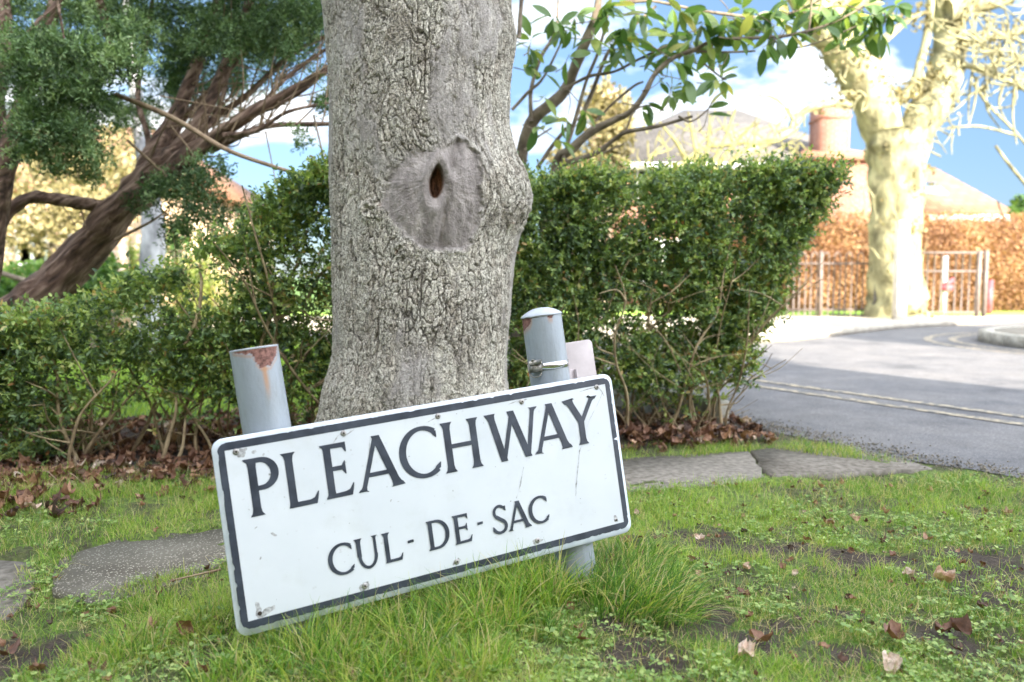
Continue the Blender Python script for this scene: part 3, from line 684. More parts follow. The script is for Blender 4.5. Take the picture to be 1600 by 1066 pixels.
def letter_E(g, xs, b_, t_, xt, xm, xe, k):
    g.stroke((xs, b_), (xs, t_), 15 * k, 0.4, 0.4)
    g.poly([(xs - 13 * k, t_), (xs - 13 * k, t_ - 2.5 * k), (xs - 6 * k, t_ - 9 * k), (xt - 8 * k, t_ - 10 * k), (xt - 2 * k, t_ - 20 * k), (xt, t_ - 20 * k), (xt, t_)])
    ym = (b_ + t_) / 2 + 4 * k; g.poly([(xs, ym - 4.5 * k), (xm - 8 * k, ym - 4.5 * k), (xm - 2 * k, ym - 14 * k), (xm, ym - 14 * k), (xm, ym + 13 * k), (xm - 2 * k, ym + 13 * k), (xm - 8 * k, ym + 4.5 * k), (xs, ym + 4.5 * k)])
    g.poly([(xs - 12 * k, b_), (xe - 5 * k, b_), (xe - 1 * k, b_ + 14 * k), (xe + 1 * k, b_ + 24 * k), (xe - 1.5 * k, b_ + 24 * k), (xe - 9 * k, b_ + 12.5 * k), (xe - 17 * k, b_ + 10 * k), (xs - 8 * k, b_ + 8 * k), (xs - 12 * k, b_ + 2 * k)])
def letter_A(g, apx, lx, rx_, b_, t_, k):
    g.stroke((lx, b_), (apx - 1.5 * k, t_), 9.5 * k, 1.2, 0.0, cut0=b_, cut1=t_ - 2 * k)
    g.stroke((rx_, b_), (apx - 1 * k, t_), 16.5 * k, 0.75, 0.0, cut0=b_, cut1=t_ + 1 * k)
    yb = b_ + (t_ - b_) * 0.29; h = t_ - b_
    xa = lx + (apx - lx) * 0.31; xb = rx_ + (apx - rx_) * 0.31; g.poly([(xa, yb - 4.5 * k), (xb, yb - 4.5 * k), (xb, yb + 4.5 * k), (xa, yb + 4.5 * k)])
def letter_C(g, cx, cy, rx_, ry_, k, a0=52, a1=308):
    g.arc(cx, cy, rx_, ry_, a0, a1, 15.5 * k, 9 * k)
    a = R(a0); x, y = cx + rx_ * math.cos(a), cy + ry_ * math.sin(a); g.poly([(x - 5 * k, y + 3.5 * k), (x - 5 * k, y - 5 * k), (x + 2 * k, y - 13 * k), (x + 4.5 * k, y - 13 * k), (x + 4.5 * k, y + 1.0 * k)])
    a = R(a1); x, y = cx + rx_ * math.cos(a), cy + ry_ * math.sin(a); g.poly([(x - 5 * k, y - 3.5 * k), (x + 5.5 * k, y + 1 * k), (x + 7.5 * k, y + 13 * k), (x + 5.5 * k, y + 13 * k), (x - 6 * k, y + 5 * k)])
def FL_():
    g.build('letter', M['signblack'], sign); g.v, g.f, g.n = [], [], 0
g = Glyphs(); B_, T_ = 224, 333
g.stroke((67, 221), (67, 331), 15.5, 0.8, 0.5)                                  # P
g.poly([(52, 333), (52, 330), (60, 323), (84, 323), (84, 333)])
g.arc(82, 301, 26.5, 27, -90, 90, 15.5, 9.5); g.poly([(70, 269.5), (82.5, 269.3), (82.5, 278.8), (70, 278.6)])
FL_(); letter_L(g, 137, 222, 331, 187, 1)
FL_(); letter_E(g, 213, 224, 333, 252, 247, 259, 1)
FL_(); letter_A(g, 316, 277, 351, 224, 333, 1)
FL_(); letter_C(g, 414, 281, 46, 50.5, 1)
FL_()
for sx in (471, 532): g.stroke((sx, 226), (sx, 334), 15.5, 0.8, 0.8)             # H
g.poly([(471, 276.5), (532, 276.5), (532, 286), (471, 286)])
FL_(); g.stroke((575, 334), (597, 227), 16, 0.75, 0.0, cut0=334, cut1=226); g.stroke((597, 227), (629, 333), 10, 0, 0, cut0=228, cut1=330)   # W
g.stroke((625, 334), (657, 227), 16, 0.0, 0.0, cut0=334, cut1=226); g.stroke((657, 227), (681, 334), 10, 0, 1.3, cut0=228, cut1=334)
FL_(); letter_A(g, 724, 684, 756, 227, 334, 1)
FL_(); g.stroke((774, 334), (802, 280), 16, 0.8, 0.0, cut0=334); g.stroke((838, 334), (804, 280), 10.5, 1.2, 0.0, cut0=334)                 # Y
g.stroke((801.5, 227), (801.5, 288), 15.5, 0.8, 0.0)
FL_()
k = 0.60
letter_C(g, 217, 101, 26.5, 29.5, k)
FL_(); g.stroke((250, 133), (250, 96), 15 * k, 0.9, 0); g.stroke((284, 133), (284, 96), 9.5 * k, 1.5, 0)      # U
g.arc(267.3, 97, 17, 25.5, 180, 360, 11 * k, 10 * k)
FL_(); letter_L(g, 308, 70, 132, 340, k)
FL_(); g.poly([(353, 100), (366, 100.5), (366, 106), (353, 105.5)])
FL_(); g.stroke((405, 73), (405, 135), 15 * k, 0.6, 0.6)                                                    # D
g.poly([(397, 135), (397, 133.5), (402, 129.5), (418, 129.5), (418, 135)]); g.poly([(397, 73), (418, 73), (418, 78.6), (402, 78.4), (397, 75)])
g.arc(417, 104, 25, 28.3, -90, 90, 15 * k, 9 * k)
FL_(); letter_E(g, 464, 72, 134, 491, 488, 497, k)
FL_(); g.poly([(512, 102.5), (525, 103), (525, 108.5), (512, 108)])
FL_(); g.arc(566.5, 119, 12.5, 13.2, 45, 225, 10.5 * k, 10 * k); g.arc(564, 88, 15, 13.8, -150, 40, 12.5 * k, 10 * k)     # S
p1 = (566.5 + 12.5 * math.cos(R(222)), 119 + 13.2 * math.sin(R(222))); p2 = (564 + 15 * math.cos(R(38)), 88 + 13.8 * math.sin(R(38)))
g.stroke(p1, p2, 13.5 * k); g.poly([(573.5, 128), (577, 130.5), (582, 131), (582, 120), (580, 120)]); g.poly([(547, 89.5), (549, 89.5), (555, 82), (551, 78), (546.5, 79)])
FL_(); letter_A(g, 612, 589, 632, 72, 134, k)
FL_(); letter_C(g, 667, 103, 25.5, 28.5, k)
FL_()
# rivets, holes and scuffs
for i, (u_, v_) in enumerate([(43, 351), (252, 350), (457, 351), (658, 350), (856, 353), (45, 28), (252, 33), (454, 33), (650, 31), (859, 35)]):
    u_, v_ = u_ / 1000, max(v_ / 1000, 0.0365)
    mb = MB(); n = 16
    if i != 5:
        rings = [(0.0062, 0.0008), (0.0058, 0.0022), (0.0042, 0.0032), (0.0020, 0.0034)] if i != 9 else [(0.0042, 0.0009), (0.0036, 0.0016), (0.0022, 0.0018)]
        v = [(u_ + r_ * math.cos(2 * math.pi * j / n), v_ + r_ * math.sin(2 * math.pi * j / n), z) for r_, z in rings for j in range(n)]; m_ = len(rings)
        mb.add(v, [(a_ * n + j, a_ * n + (j + 1) % n, (a_ + 1) * n + (j + 1) % n, (a_ + 1) * n + j) for a_ in range(m_ - 1) for j in range(n)] + [tuple(range((m_ - 1) * n, m_ * n))])
        mb.build('rivet', M['rivet'], sign)
    mb = MB(); rh, zh = (0.0019, 0.0037) if i != 5 else (0.0042, 0.0015)
    mb.add([(u_ + rh * math.cos(2 * math.pi * j / n), v_ + rh * math.sin(2 * math.pi * j / n), zh) for j in range(n)], [tuple(range(n))])
    mb.build('rivet_hole', M['hole'], sign)
mb = MB()
def blob(u_, v_, a_, b_, rot_, seed, spike=0.5):
    n = 26; mb.zz = getattr(mb, 'zz', 0.00075) + 0.000006; pts = []
    for j in range(n):
        t_ = 2 * math.pi * j / n; r_ = 1 + spike * float(fbm(math.cos(t_) * 2.2, math.sin(t_) * 2.2, seed, 3, 3)) * 1.6
        x, y = a_ * r_ * math.cos(t_), b_ * r_ * math.sin(t_); pts.append((u_ + x * math.cos(rot_) - y * math.sin(rot_), v_ + x * math.sin(rot_) + y * math.cos(rot_), mb.zz))
    mb.add(pts, [tuple(range(n))])
for i, (u_, v_, a_, b_, r_) in enumerate([(52, 349, 11, 9, -0.6), (252, 36, 11, 8, 0.2), (454, 37, 10, 6, 0.5), (650, 36, 11, 6, 0.1), (859, 40, 6, 9, 0.2), (58, 36, 15, 6, 0.35), (43, 44, 5, 15, 0.05), (658, 352, 14, 3, 0.1),
        (262, 348, 12, 1.1, 0.4), (448, 347, 16, 1.0, 0.3), (640, 352, 14, 1.1, 0.2), (838, 352, 24, 1.2, 0.1), (866, 343, 14, 1.3, -1.1), (235, 341, 10, 1.0, 0.8),
        (90, 180, 7, 2.5, -0.6), (60, 200, 4, 1, 0.5), (60, 140, 3, 1.2, 0.9), (75, 345, 5, 3.5, 0.2), (92, 336, 3, 2, 0.5), (99, 296, 3.5, 2, -0.4), (330, 195, 3, 1, 1.0), (345, 190, 2, 1, 0)]):
    blob(u_ / 1000, v_ / 1000, a_ / 1000, b_ / 1000, r_, i * 1.7)
def line_scuff(pts, wd, seed):
    pts = np.array(pts) / 1000.0; n = 14 * (len(pts) - 1); tt = np.linspace(0, len(pts) - 1, n); x = np.interp(tt, range(len(pts)), pts[:, 0]); y = np.interp(tt, range(len(pts)), pts[:, 1])
    x = x + 0.0012 * fbm(tt * 3, seed, 0, 3, 1); w_ = wd / 1000 * np.clip(0.5 + fbm(tt * 2.5, seed, 2, 3, 2) * 1.5, 0.05, 2)
    mb.zz = getattr(mb, 'zz', 0.00075) + 0.000006
    mb.add([(a_ - q_, b_, mb.zz) for a_, b_, q_ in zip(x, y, w_)] + [(a_ + q_, b_, mb.zz) for a_, b_, q_ in zip(x, y, w_)], [(i, i + 1, n + i + 1, n + i) for i in range(n - 1)])
line_scuff([(872, 340), (850, 310), (822, 278), (800, 235), (788, 215), (776, 170), (765, 140), (762, 115)], 1.3, 3)
line_scuff([(779, 190), (770, 150), (762, 120)], 2.0, 9)
line_scuff([(640, 205), (628, 170), (612, 140)], 1.0, 5); line_scuff([(640, 300), (652, 250), (650, 212)], 0.7, 6); line_scuff([(596, 60), (597, 35)], 0.7, 8)
line_scuff([(304, 330), (296, 290), (290, 250)], 0.5, 12)
for i in range(46): blob(rng.uniform(0.04, 0.87), rng.uniform(0.045, 0.35), rng.uniform(0.0006, 0.0018), rng.uniform(0.0005, 0.0012), rng.uniform(0, 3), i + 40.0, 0.4)
mb.build('scuff_marks', M['scuff'], sign)
# dark smudge on top border
def along(n_off, px, py):     # point where the photo ray meets the plane offset behind the sign
    r = ray(px, py); o = np.array([0, 0, CZ]); pl = ORI - NN * n_off
    s_ = ((pl - o) @ NN) / (r @ NN); return o + r * s_

# ------------------------------------------------------------------ SIGN POSTS
PR = 0.0475
def post(top_px, mid_px, seed, cap):
    off = 0.009 + PR + 0.004
    a = along(off, *top_px); b2 = along(off, *mid_px); ax = unit(a - b2); Ls = (a[2] + 0.12) / ax[2]; base = a - ax * Ls
    # object frame: z up the post, -y local towards the camera
    fy = unit(np.array([a[0], a[1], 0.0]) - ax * (np.array([a[0], a[1], 0.0]) @ ax)); fx_ = np.cross(fy, ax)
    Mx = Matrix(((fx_[0], fy[0], ax[0], base[0]), (fx_[1], fy[1], ax[1], base[1]), (fx_[2], fy[2], ax[2], base[2]), (0, 0, 0, 1)))
    root = empty('sign_post'); root.matrix_world = Mx
    nt_, nl = 96, 170
    hh = np.concatenate([np.linspace(0, Ls - 0.16, 30, endpoint=False), np.linspace(Ls - 0.16, Ls, nl - 30)])
    tt = np.linspace(0, 2 * math.pi, nt_, endpoint=False); A_, H_ = np.meshgrid(tt, hh)
    sx = PR * np.cos(A_); sy = PR * np.sin(A_); dz = Ls - H_; frontm = sy < 0.01
    nn_ = 0.006 * fbm(A_ * 6, H_ * 90, 0, 4, seed)
    if cap == 'flat':
        prof = np.interp(np.cos(A_), [-1, -0.75, -0.35, -0.1, 0.0, 0.15, 0.55, 0.7, 0.85, 0.93, 1], [0, .004, .010, .012, .030, .040, .040, .030, .022, 0.005, 0])
        rust_ = ss(-0.001, 0.001, prof + nn_ * 0.7 - dz) * frontm
        stain_ = np.exp(-((sx - 0.014) / 0.0045)**2) * ss(0.03, 0.04, dz) * ss(0.115, 0.06, dz) * frontm + ss(0.006, 0.0, np.abs(prof + 0.004 - dz)) * 0.5 * (prof > 0.002) * frontm
    else:
        prof = np.interp(np.cos(A_), [-1, -0.85, -0.6, -0.45, 0.25, 0.35, 0.5, 0.6, 1], [.030, .024, .017, 0.001, 0.0, .008, .008, .0, 0])
        rust_ = ss(-0.001, 0.001, prof + nn_ * 0.6 - dz) * frontm
        stain_ = ss(0.014, 0.0, np.abs(prof + 0.003 - dz)) * 0.55 * (prof > 0.004) * frontm
    rad_ = PR - 0.0006 * rust_
    v = np.stack([rad_ * np.cos(A_), rad_ * np.sin(A_), H_], -1).reshape(-1, 3); k_ = np.arange(nl * nt_).reshape(nl, nt_); kj = np.roll(k_, -1, 1)
    q_ = np.stack([k_[:-1], kj[:-1], kj[1:], k_[1:]], -1).reshape(-1, 4)
    mesh('pole', v, q_, M['post'], root, attrs={'rust': ('POINT', rust_.ravel()), 'stain': ('POINT', np.clip(stain_, 0, 1).ravel())}, smooth=True)
    mb = MB(); n = 48
    if cap == 'flat': rr_ = [(PR - 0.002, -0.004), (PR + 0.0006, -0.0002), (PR + 0.0004, 0.0012), (PR - 0.001, 0.0018), (0.02, 0.0022), (0.001, 0.0023)]
    else: rr_ = [(PR + 0.001, -0.001), (PR + 0.0025, 0.0), (PR + 0.0015, 0.003), (PR - 0.006, 0.0085), (PR - 0.017, 0.0145), (0.018, 0.019), (0.001, 0.0205)]
    v = []
    for i_, (r_, z) in enumerate(rr_):
        for j in range(n):
            a_ = 2 * math.pi * j / n; e = 0.0016 * float(fbm(math.cos(a_) * 4, math.sin(a_) * 4, 1, 3, seed)) if (cap == 'dome' and i_ < 2) else 0
            v.append((r_ * math.cos(a_), r_ * math.sin(a_), Ls + z + e))
    m_ = len(rr_); mb.add(v, [(a_ * n + j, a_ * n + (j + 1) % n, (a_ + 1) * n + (j + 1) % n, (a_ + 1) * n + j) for a_ in range(m_ - 1) for j in range(n)] + [tuple(range((m_ - 1) * n, m_ * n))])
    mb.build('cap', M['postcap'], root, smooth=True)
    return root, Ls, Mx
M['postcap'] = simple('post_cap_paint', (0.36, 0.39, 0.43), (0.44, 0.47, 0.52), 50, 0.5, 0.0004)
pl, LL, _ = post((397, 545), (470, 995), 5, 'flat')
tag(pl, 'leaning grey metal post with a big flaking rust patch at its flat top', 'post', 'tubular posts carrying the street sign')
pr, LR, MR = post((846, 494), (901, 895), 9, 'dome')
tag(pr, 'leaning grey metal post with a domed cap and a steel clamp band', 'post', 'tubular posts carrying the street sign')
# clamp band (part of the right post)
zc = LR - 0.118
mb = MB(); n = 64; tilt = 0.06
v = [((PR + r_) * math.cos(2 * math.pi * j / n), (PR + r_) * math.sin(2 * math.pi * j / n), zc + z + 0.0 * tilt) for r_, z in ((0.0005, -0.008), (0.0018, -0.0078), (0.0018, 0.0078), (0.0005, 0.008)) for j in range(n)]
mb.add(v, [(a_ * n + j, a_ * n + (j + 1) % n, (a_ + 1) * n + (j + 1) % n, (a_ + 1) * n + j) for a_ in range(3) for j in range(n)])
band = mb.build('clamp_band', M['steel'], pr, smooth=True)
mb = MB(); mb.box((-0.030, -0.0425, zc + 0.0), (0.030, 0.012, 0.021), None); mb.tube([(-0.042, -0.047, zc + 0.012), (-0.014, -0.053, zc + 0.013)], [0.0055, 0.0055], 12); mb.tube([(-0.033, -0.05, zc + 0.01), (-0.033, -0.052, zc + 0.02)], [0.004, 0.004], 8)
mb.tube(catmull([(-0.044, -0.038, zc - 0.012), (-0.038, -0.045, zc - 0.021), (-0.022, -0.05, zc - 0.020), (-0.017, -0.049, zc - 0.011)], [0.0016] * 4, 5)[0], 0.0016, 6)
mb.build('clamp_housing', M['dullsteel'], band)
# small plate clamped behind the right post
off = 0.009 + 2 * PR + 0.012
c4 = [along(off, 886, 536), along(off, 931, 532), along(off, 945, 640), along(off, 896, 650)]
o0 = c4[3]; ux = unit(c4[2] - c4[3]); vx = unit(c4[0] - c4[3]); vx = unit(vx - ux * (ux @ vx)); nx_ = np.cross(ux, vx)
wdt = np.linalg.norm(c4[1] - c4[0]); hgt = np.linalg.norm(c4[0] - c4[3])
bp = empty('small_plate'); bp.matrix_world = Matrix(((ux[0], vx[0], nx_[0], o0[0]), (ux[1], vx[1], nx_[1], o0[1]), (ux[2], vx[2], nx_[2], o0[2]), (0, 0, 0, 1)))
tag(bp, 'small pinkish-grey rounded metal plate clamped behind the domed post', 'plate')
v, f = plate(rrect(-0.06, 0, wdt, hgt, 0.012), -0.003, 0.0, 0.0006); mesh('plate_panel', v, f, M['plate'], bp)
mb = MB(); mb.box((0.006, hgt * 0.42, 0.004), (0.020, hgt * 0.42, 0.007)); mb.box((0.0175, hgt * 0.42, 0.0095), (0.0028, hgt * 0.42, 0.018)); mb.build('bracket', M['plate'], bp)

# ------------------------------------------------------------------ HEDGE
def left_top(x):  return np.interp(x, [-3.2, -1.8, -1.6, -1.33, -1.15, -1.0, -0.76, -0.4], [0.50, 0.57, 0.64, 0.76, 0.87, 1.03, 1.16, 1.20])
def right_top(x): return np.interp(x, [-0.4, 0.05, 1.7], [1.13, 1.145, 1.225]) + 0.02 * vn(x * 5, 0.5, 0, 3)
def hedge(n, x0, x1, topf, thick, rightend, dens, per, seed):
    r = np.random.default_rng(seed); out = []
    tot = 0
    while tot < n:
        m_ = n * 2; x = r.uniform(x0, x1, m_); tp = topf(x); z = r.uniform(0.03, 1, m_)**0.9 * tp
        d_ = np.minimum(r.exponential(0.13, m_), thick) ; d_ = np.where(r.random(m_) < 0.15, r.uniform(0, thick, m_), d_)
        topm = r.random(m_) < 0.16; z = np.where(topm, tp - r.exponential(0.03, m_), z); d_ = np.where(topm, r.uniform(0, thick, m_), d_)
        lump = 0.06 * fbm(x * 3.0, z * 3.0, 0, 3, seed); yf = hedge_front(x) - 0.04 + lump - 0.05 * ss(0.3, 1.1, z) + 0.07 * ss(0.3, 0.0, z)
        p_ = np.stack([x, yf + d_, z], 1); k_ = dens(x, z, d_) * (z > 0.03)
        if rightend:
            ex = np.interp(z, [0, 0.12, 0.3, 0.5, 0.75, 1.0, 1.3], [0.96, 1.02, 1.12, 1.20, 1.31, 1.42, 1.56]) + 0.05 * vn(z * 9, d_ * 5, 0, 8)
            k_ = k_ * (x < ex)
        p_ = p_[r.random(m_) < k_]; out.append(p_); tot += len(p_)
    return np.concatenate(out)[:n]
def hedge_leaves(name, o, per, seed, root, ex=None):
    r = np.random.default_rng(seed)
    d = np.stack([r.normal(0, 0.55, len(o)), r.normal(-0.75, 0.5, len(o)), r.normal(0.35, 0.5, len(o))], 1)
    c, dd = sprigs(o, d, per, r.uniform(0.05, 0.11, len(o)))
    nr = unit(rdir(len(c)) + np.array([0, -0.5, 0.9]))
    sp = np.repeat(r.random(len(o)), per); rn = np.clip(0.10 + 0.74 * sp + r.normal(0, 0.13, len(c)) + 0.14 * fbm(c[:, 0] * 5, c[:, 2] * 5, c[:, 1] * 5, 2, 3), 0, 0.985)
    rn[r.random(len(c)) < 0.006] = 1.0
    return keep(leafobj(name, c, dd, nr, r.uniform(0.011, 0.030, len(c)), r.uniform(0.006, 0.013, len(c)), M['hedge'], rn), root)
def stems(mb, x0, x1, n, topf, seed, rad=(0.004, 0.010), zmax=0.75):
    r = np.random.default_rng(seed)
    for i in range(n):
        x = r.uniform(x0, x1); y = hedge_front(x) + r.uniform(-0.02, 0.30); p_ = np.array([x, y, -0.03]); pts = [p_]; d_ = np.array([r.normal(0, 0.25), r.normal(-0.05, 0.15), 1.0])
        hgt_ = topf(x) * r.uniform(0.4, zmax + 0.2); k_ = 6
        for j in range(k_):
            d_ = d_ + np.array([r.normal(0, 0.22), r.normal(-0.03, 0.12), 0]); d_ = d_ / np.linalg.norm(d_) ; p_ = p_ + d_ * hgt_ / k_; pts.append(p_)
        r0 = r.uniform(*rad); pp, rr_ = catmull(pts, np.linspace(r0, r0 * 0.3, len(pts)), 3); mb.tube(pp, rr_, 6)
        for s_ in range(3):
            j = r.integers(2, len(pp) - 2); q0 = pp[j]; dd_ = np.array([r.normal(0, 1), r.normal(-0.5, 0.5), r.uniform(0.2, 1.2)]); dd_ /= np.linalg.norm(dd_)
            l_ = r.uniform(0.1, 0.3); mb.tube(catmull([q0, q0 + dd_ * l_ * 0.5 + r.normal(0, 0.015, 3), q0 + dd_ * l_], [r0 * .5, r0 * .35, r0 * .15], 3)[0], np.linspace(r0 * 0.5, r0 * 0.15, 7), 5)
def dens_r(x, z, d_):
    return (0.25 + 0.75 * ss(0.06, 0.42, z)) * (0.10 + 0.90 * ss(-0.28, 0.12, fbm(x * 7, z * 7, d_ * 4, 3, 14) + 0.04)) * np.where(z < 0.2, 0.4, 1)
hr = empty('hedge', (0.6, 4.0, 0)); tag(hr, 'dense clipped green hedge to the right of the big trunk, overhanging the road corner', 'hedge')
o_ = hedge(14500, -0.42, 1.72, right_top, 0.75, True, dens_r, 12, 101)
hedge_leaves('foliage', o_, 12, 102, hr)
mb = MB(); stems(mb, -0.1, 1.05, 64, lambda x: 1.0, 104, (0.003, 0.010), 0.8); keep(mb.build('stems', M['stem'], smooth=True), hr)
def dens_l(x, z, d_):
    k_ = 0.3 + 0.7 * ss(-0.3, 0.12, fbm(x * 5.5 + 7, z * 5.5, 0, 3, 24) + 0.1)
    Yh = hedge_front(x); px = 800 + 1244 * x / Yh; py = 435 - (z - CZ) / Yh * 1244
    for (hx_, hy_, a_, b_, q_) in ((315, 450, 58, 52, 1.0), (60, 600, 80, 50, 0.6), (165, 600, 60, 30, 0.7), (180, 690, 110, 45, 0.93), (330, 690, 60, 60, 0.5), (60, 700, 50, 40, 0.0), (205, 640, 60, 30, 0.7)):
        k_ = k_ * (1 - q_ * ss(1.15, 0.7, np.hypot((px - hx_) / a_, (py - hy_) / b_)))
    k_ = k_ * np.where(x > -1.15, 1.0, 0.72)
    return k_ * (0.3 + 0.7 * np.maximum(ss(0.1, 0.4, z), ss(-1.6, -1.8, x))) * np.where(z < 0.15, np.where(x < -1.7, 0.9, 0.5), 1)
hl = empty('hedge', (-1.6, 3.2, 0)); tag(hl, 'thin straggly green hedge left of the big trunk with gaps showing the lawn', 'hedge')
o_ = hedge(12500, -3.2, -0.42, left_top, 0.5, False, dens_l, 12, 201)
hedge_leaves('foliage', o_, 12, 202, hl)
mb = MB(); stems(mb, -2.3, -0.5, 46, left_top, 204, (0.004, 0.011), 0.9)
for pts in ([(400, 560), (425, 490), (440, 460), (470, 400), (480, 360)], [(428, 500), (455, 488), (470, 485)], [(290, 540), (310, 490), (315, 440), (312, 425)], [(250, 735), (265, 680), (275, 640), (272, 600)], [(270, 735), (285, 700), (290, 650)],
            [(480, 610), (515, 590), (500, 600), (520, 585)], [(440, 480), (425, 430), (415, 415)], [(480, 470), (500, 430), (520, 415)], [(455, 560), (470, 545), (500, 530)]):
    Y0 = float(hedge_front((pts[0][0] - 800) / 1244 * 3.1)) - 0.06; q_ = [P(a_, b_, Y0 + 0.02 * i) for i, (a_, b_) in enumerate(pts)]
    pp, rr_ = catmull(q_, np.linspace(0.009, 0.004, len(q_)), 5); mb.tube(pp, rr_, 7, rough=0.2)
keep(mb.build('stems', M['stem'], smooth=True), hl)
# concrete edging stone at the hedge end
mb = MB(); A0 = G(1142, 672); Mk = Matrix.Translation((A0[0] - 0.03, A0[1] + 0.0, 0)) @ Matrix.Rotation(R(28), 4, 'Z')
mb.box((0, 0.55, 0.055), (0.06, 1.1, 0.17), Mk)
kb = mb.build('edging_stone', M['concrete']); tag(kb, 'mossy concrete edging stone standing at the foot of the clipped hedge end', 'edging stone')
bv = kb.modifiers.new('bevel', 'BEVEL'); bv.width = 0.008; bv.segments = 2

# ------------------------------------------------------------------ LEFT JUNIPER TREES
def limb(mb, pts, n=12, sub=6, rough=0.25):
    """pts: (px, py, Y, width px)"""
    q_ = [P(a_, b_, Y_) for a_, b_, Y_, w_ in pts]; r_ = [w_ / 2 * Y_ / FPX * (0.92 if w_ > 40 and Y_ > 12 else 1) for a_, b_, Y_, w_ in pts]
    pp, rr_ = catmull(q_, r_, sub); mb.tube(pp, rr_, n, rough=rough)
def juniper_foliage(name, blobs, root, seed, dark=0.0, size=1.0):
    r = np.random.default_rng(seed); C_, D_, RN = [], [], []
    for (px, py, rx_, ry_, Y_, dy, n) in blobs:
        # clumps of sprays inside an uneven blob
        nc = max(4, int(n * 1.35) // 14); a_ = r.normal(size=(nc, 3)); a_ = unit(a_) * (r.random((nc, 1))**0.5)
        cc_ = np.array([P(px + q_[0] * rx_, py + q_[2] * ry_, Y_ + q_[1] * dy) for q_ in a_])
        out_ = unit(a_ * np.array([1, 1, -1]) + r.normal(0, 0.5, (nc, 3)) + np.array([0, -0.5, 0.25]))
        tone = np.clip(0.42 + r.normal(0, 0.24, nc), 0, 1)
        o = np.repeat(cc_, 14, 0) + r.normal(0, 0.024 * Y_ / 4.2, (nc * 14, 3)); d = unit(np.repeat(out_, 14, 0) + r.normal(0, 0.55, (nc * 14, 3)))
        c, dd = sprigs(o, d, 5, r.uniform(0.03, 0.06, len(o)) * size, 0.9)
        C_.append(c); D_.append(dd); RN.append(np.clip(np.repeat(np.repeat(tone, 14), 5) + r.normal(0, 0.15, len(c)) - dark, 0, 1))
    c, dd, rn = np.concatenate(C_), np.concatenate(D_), np.concatenate(RN)
    return keep(leafobj(name, c, dd, unit(rdir(len(c)) + np.array([0, -0.4, 0.6])), r.uniform(0.014, 0.034, len(c)) * size, r.uniform(0.005, 0.011, len(c)) * size, M['juniper'], rn, st=((0.5, 1.0),)), root)
j1 = empty('juniper_tree', tuple(P(30, 500, 4.4)[:2]) + (0,)); tag(j1, 'slanting reddish-brown multi-limbed conifer leaning right beside the thin hedge', 'tree')
mb = MB()
limb(mb, [(-60, 600, 4.3, 85), (20, 500, 4.35, 64), (95, 432, 4.4, 57), (165, 355, 4.4, 53), (215, 300, 4.4, 50), (255, 262, 4.4, 46), (290, 235, 4.42, 34)], 22, 8, 0.3)
for br in ([(215, 300, 4.45, 36), (245, 235, 4.5, 28), (272, 185, 4.55, 22), (300, 120, 4.6, 18), (322, 60, 4.65, 16), (350, -30, 4.7, 13)],
           [(240, 285, 4.4, 36), (290, 225, 4.4, 25), (322, 170, 4.4, 19), (350, 110, 4.45, 16), (372, 60, 4.5, 14), (395, -20, 4.5, 12)],
           [(245, 285, 4.38, 34), (300, 240, 4.3, 25), (350, 205, 4.25, 20), (400, 172, 4.2, 17), (440, 150, 4.2, 12), (520, 105, 4.2, 9)],
           [(330, 235, 4.3, 12), (370, 215, 4.25, 10), (420, 197, 4.2, 8), (520, 194, 4.2, 6)],
           [(310, 232, 4.3, 12), (380, 185, 4.3, 11), (430, 165, 4.3, 9), (480, 135, 4.3, 8), (530, 90, 4.3, 7)],
           [(280, 250, 4.45, 14), (330, 190, 4.5, 11), (385, 150, 4.55, 9), (450, 90, 4.6, 7), (520, 50, 4.6, 5)],
           [(262, 262, 4.5, 12), (285, 190, 4.6, 9), (330, 140, 4.7, 8), (400, 60, 4.7, 6), (450, -10, 4.8, 5)],
           [(225, 285, 4.5, 12), (232, 220, 4.5, 9), (215, 150, 4.5, 7), (230, 60, 4.6, 6), (240, -20, 4.6, 5)],
           [(350, 212, 4.2, 8), (400, 205, 4.15, 7), (450, 175, 4.1, 5), (520, 160, 4.1, 4)], [(400, 175, 4.2, 7), (450, 120, 4.3, 6), (520, 70, 4.3, 5)], [(300, 240, 4.35, 8), (345, 160, 4.5, 7), (365, 90, 4.6, 5), (420, 20, 4.6, 4)]):
    limb(mb, br, 12)
limb(mb, [(182, 324, 4.4, 20), (150, 321, 4.38, 20), (105, 315, 4.33, 19), (60, 308, 4.3, 19), (30, 318, 4.3, 18), (5, 345, 4.3, 18), (-25, 400, 4.3, 18)], 12)
j1_trunk = keep(mb.build('trunk', M['redbark'], smooth=True), j1)
mb = MB()
limb(mb, [(180, 148, 3.95, 6), (225, 165, 3.92, 9), (280, 190, 3.9, 8), (350, 232, 3.88, 7.5), (420, 258, 3.86, 6.5), (488, 278, 3.85, 5)], 8, 5, 0.15)
for pts in ([(200, 220, 4.1, 4), (260, 275, 4.1, 5)], [(265, 195, 4, 2.5), (300, 240, 4, 2.5), (318, 290, 4, 2)], [(180, 375, 4.3, 5), (230, 350, 4.3, 4), (258, 332, 4.3, 2)], [(128, 330, 4.3, 3), (135, 360, 4.3, 2)], [(98, 322, 4.3, 2), (120, 355, 4.3, 1.5)],
            [(355, 185, 4, 2), (375, 135, 4, 1.5)], [(490, 180, 4.0, 3), (515, 285, 4, 2)], [(415, 205, 4, 2), (432, 290, 4, 1.5)], [(250, 150, 4, 2), (380, 175, 4, 1.5)]):
    limb(mb, pts, 6, 5, 0.1)
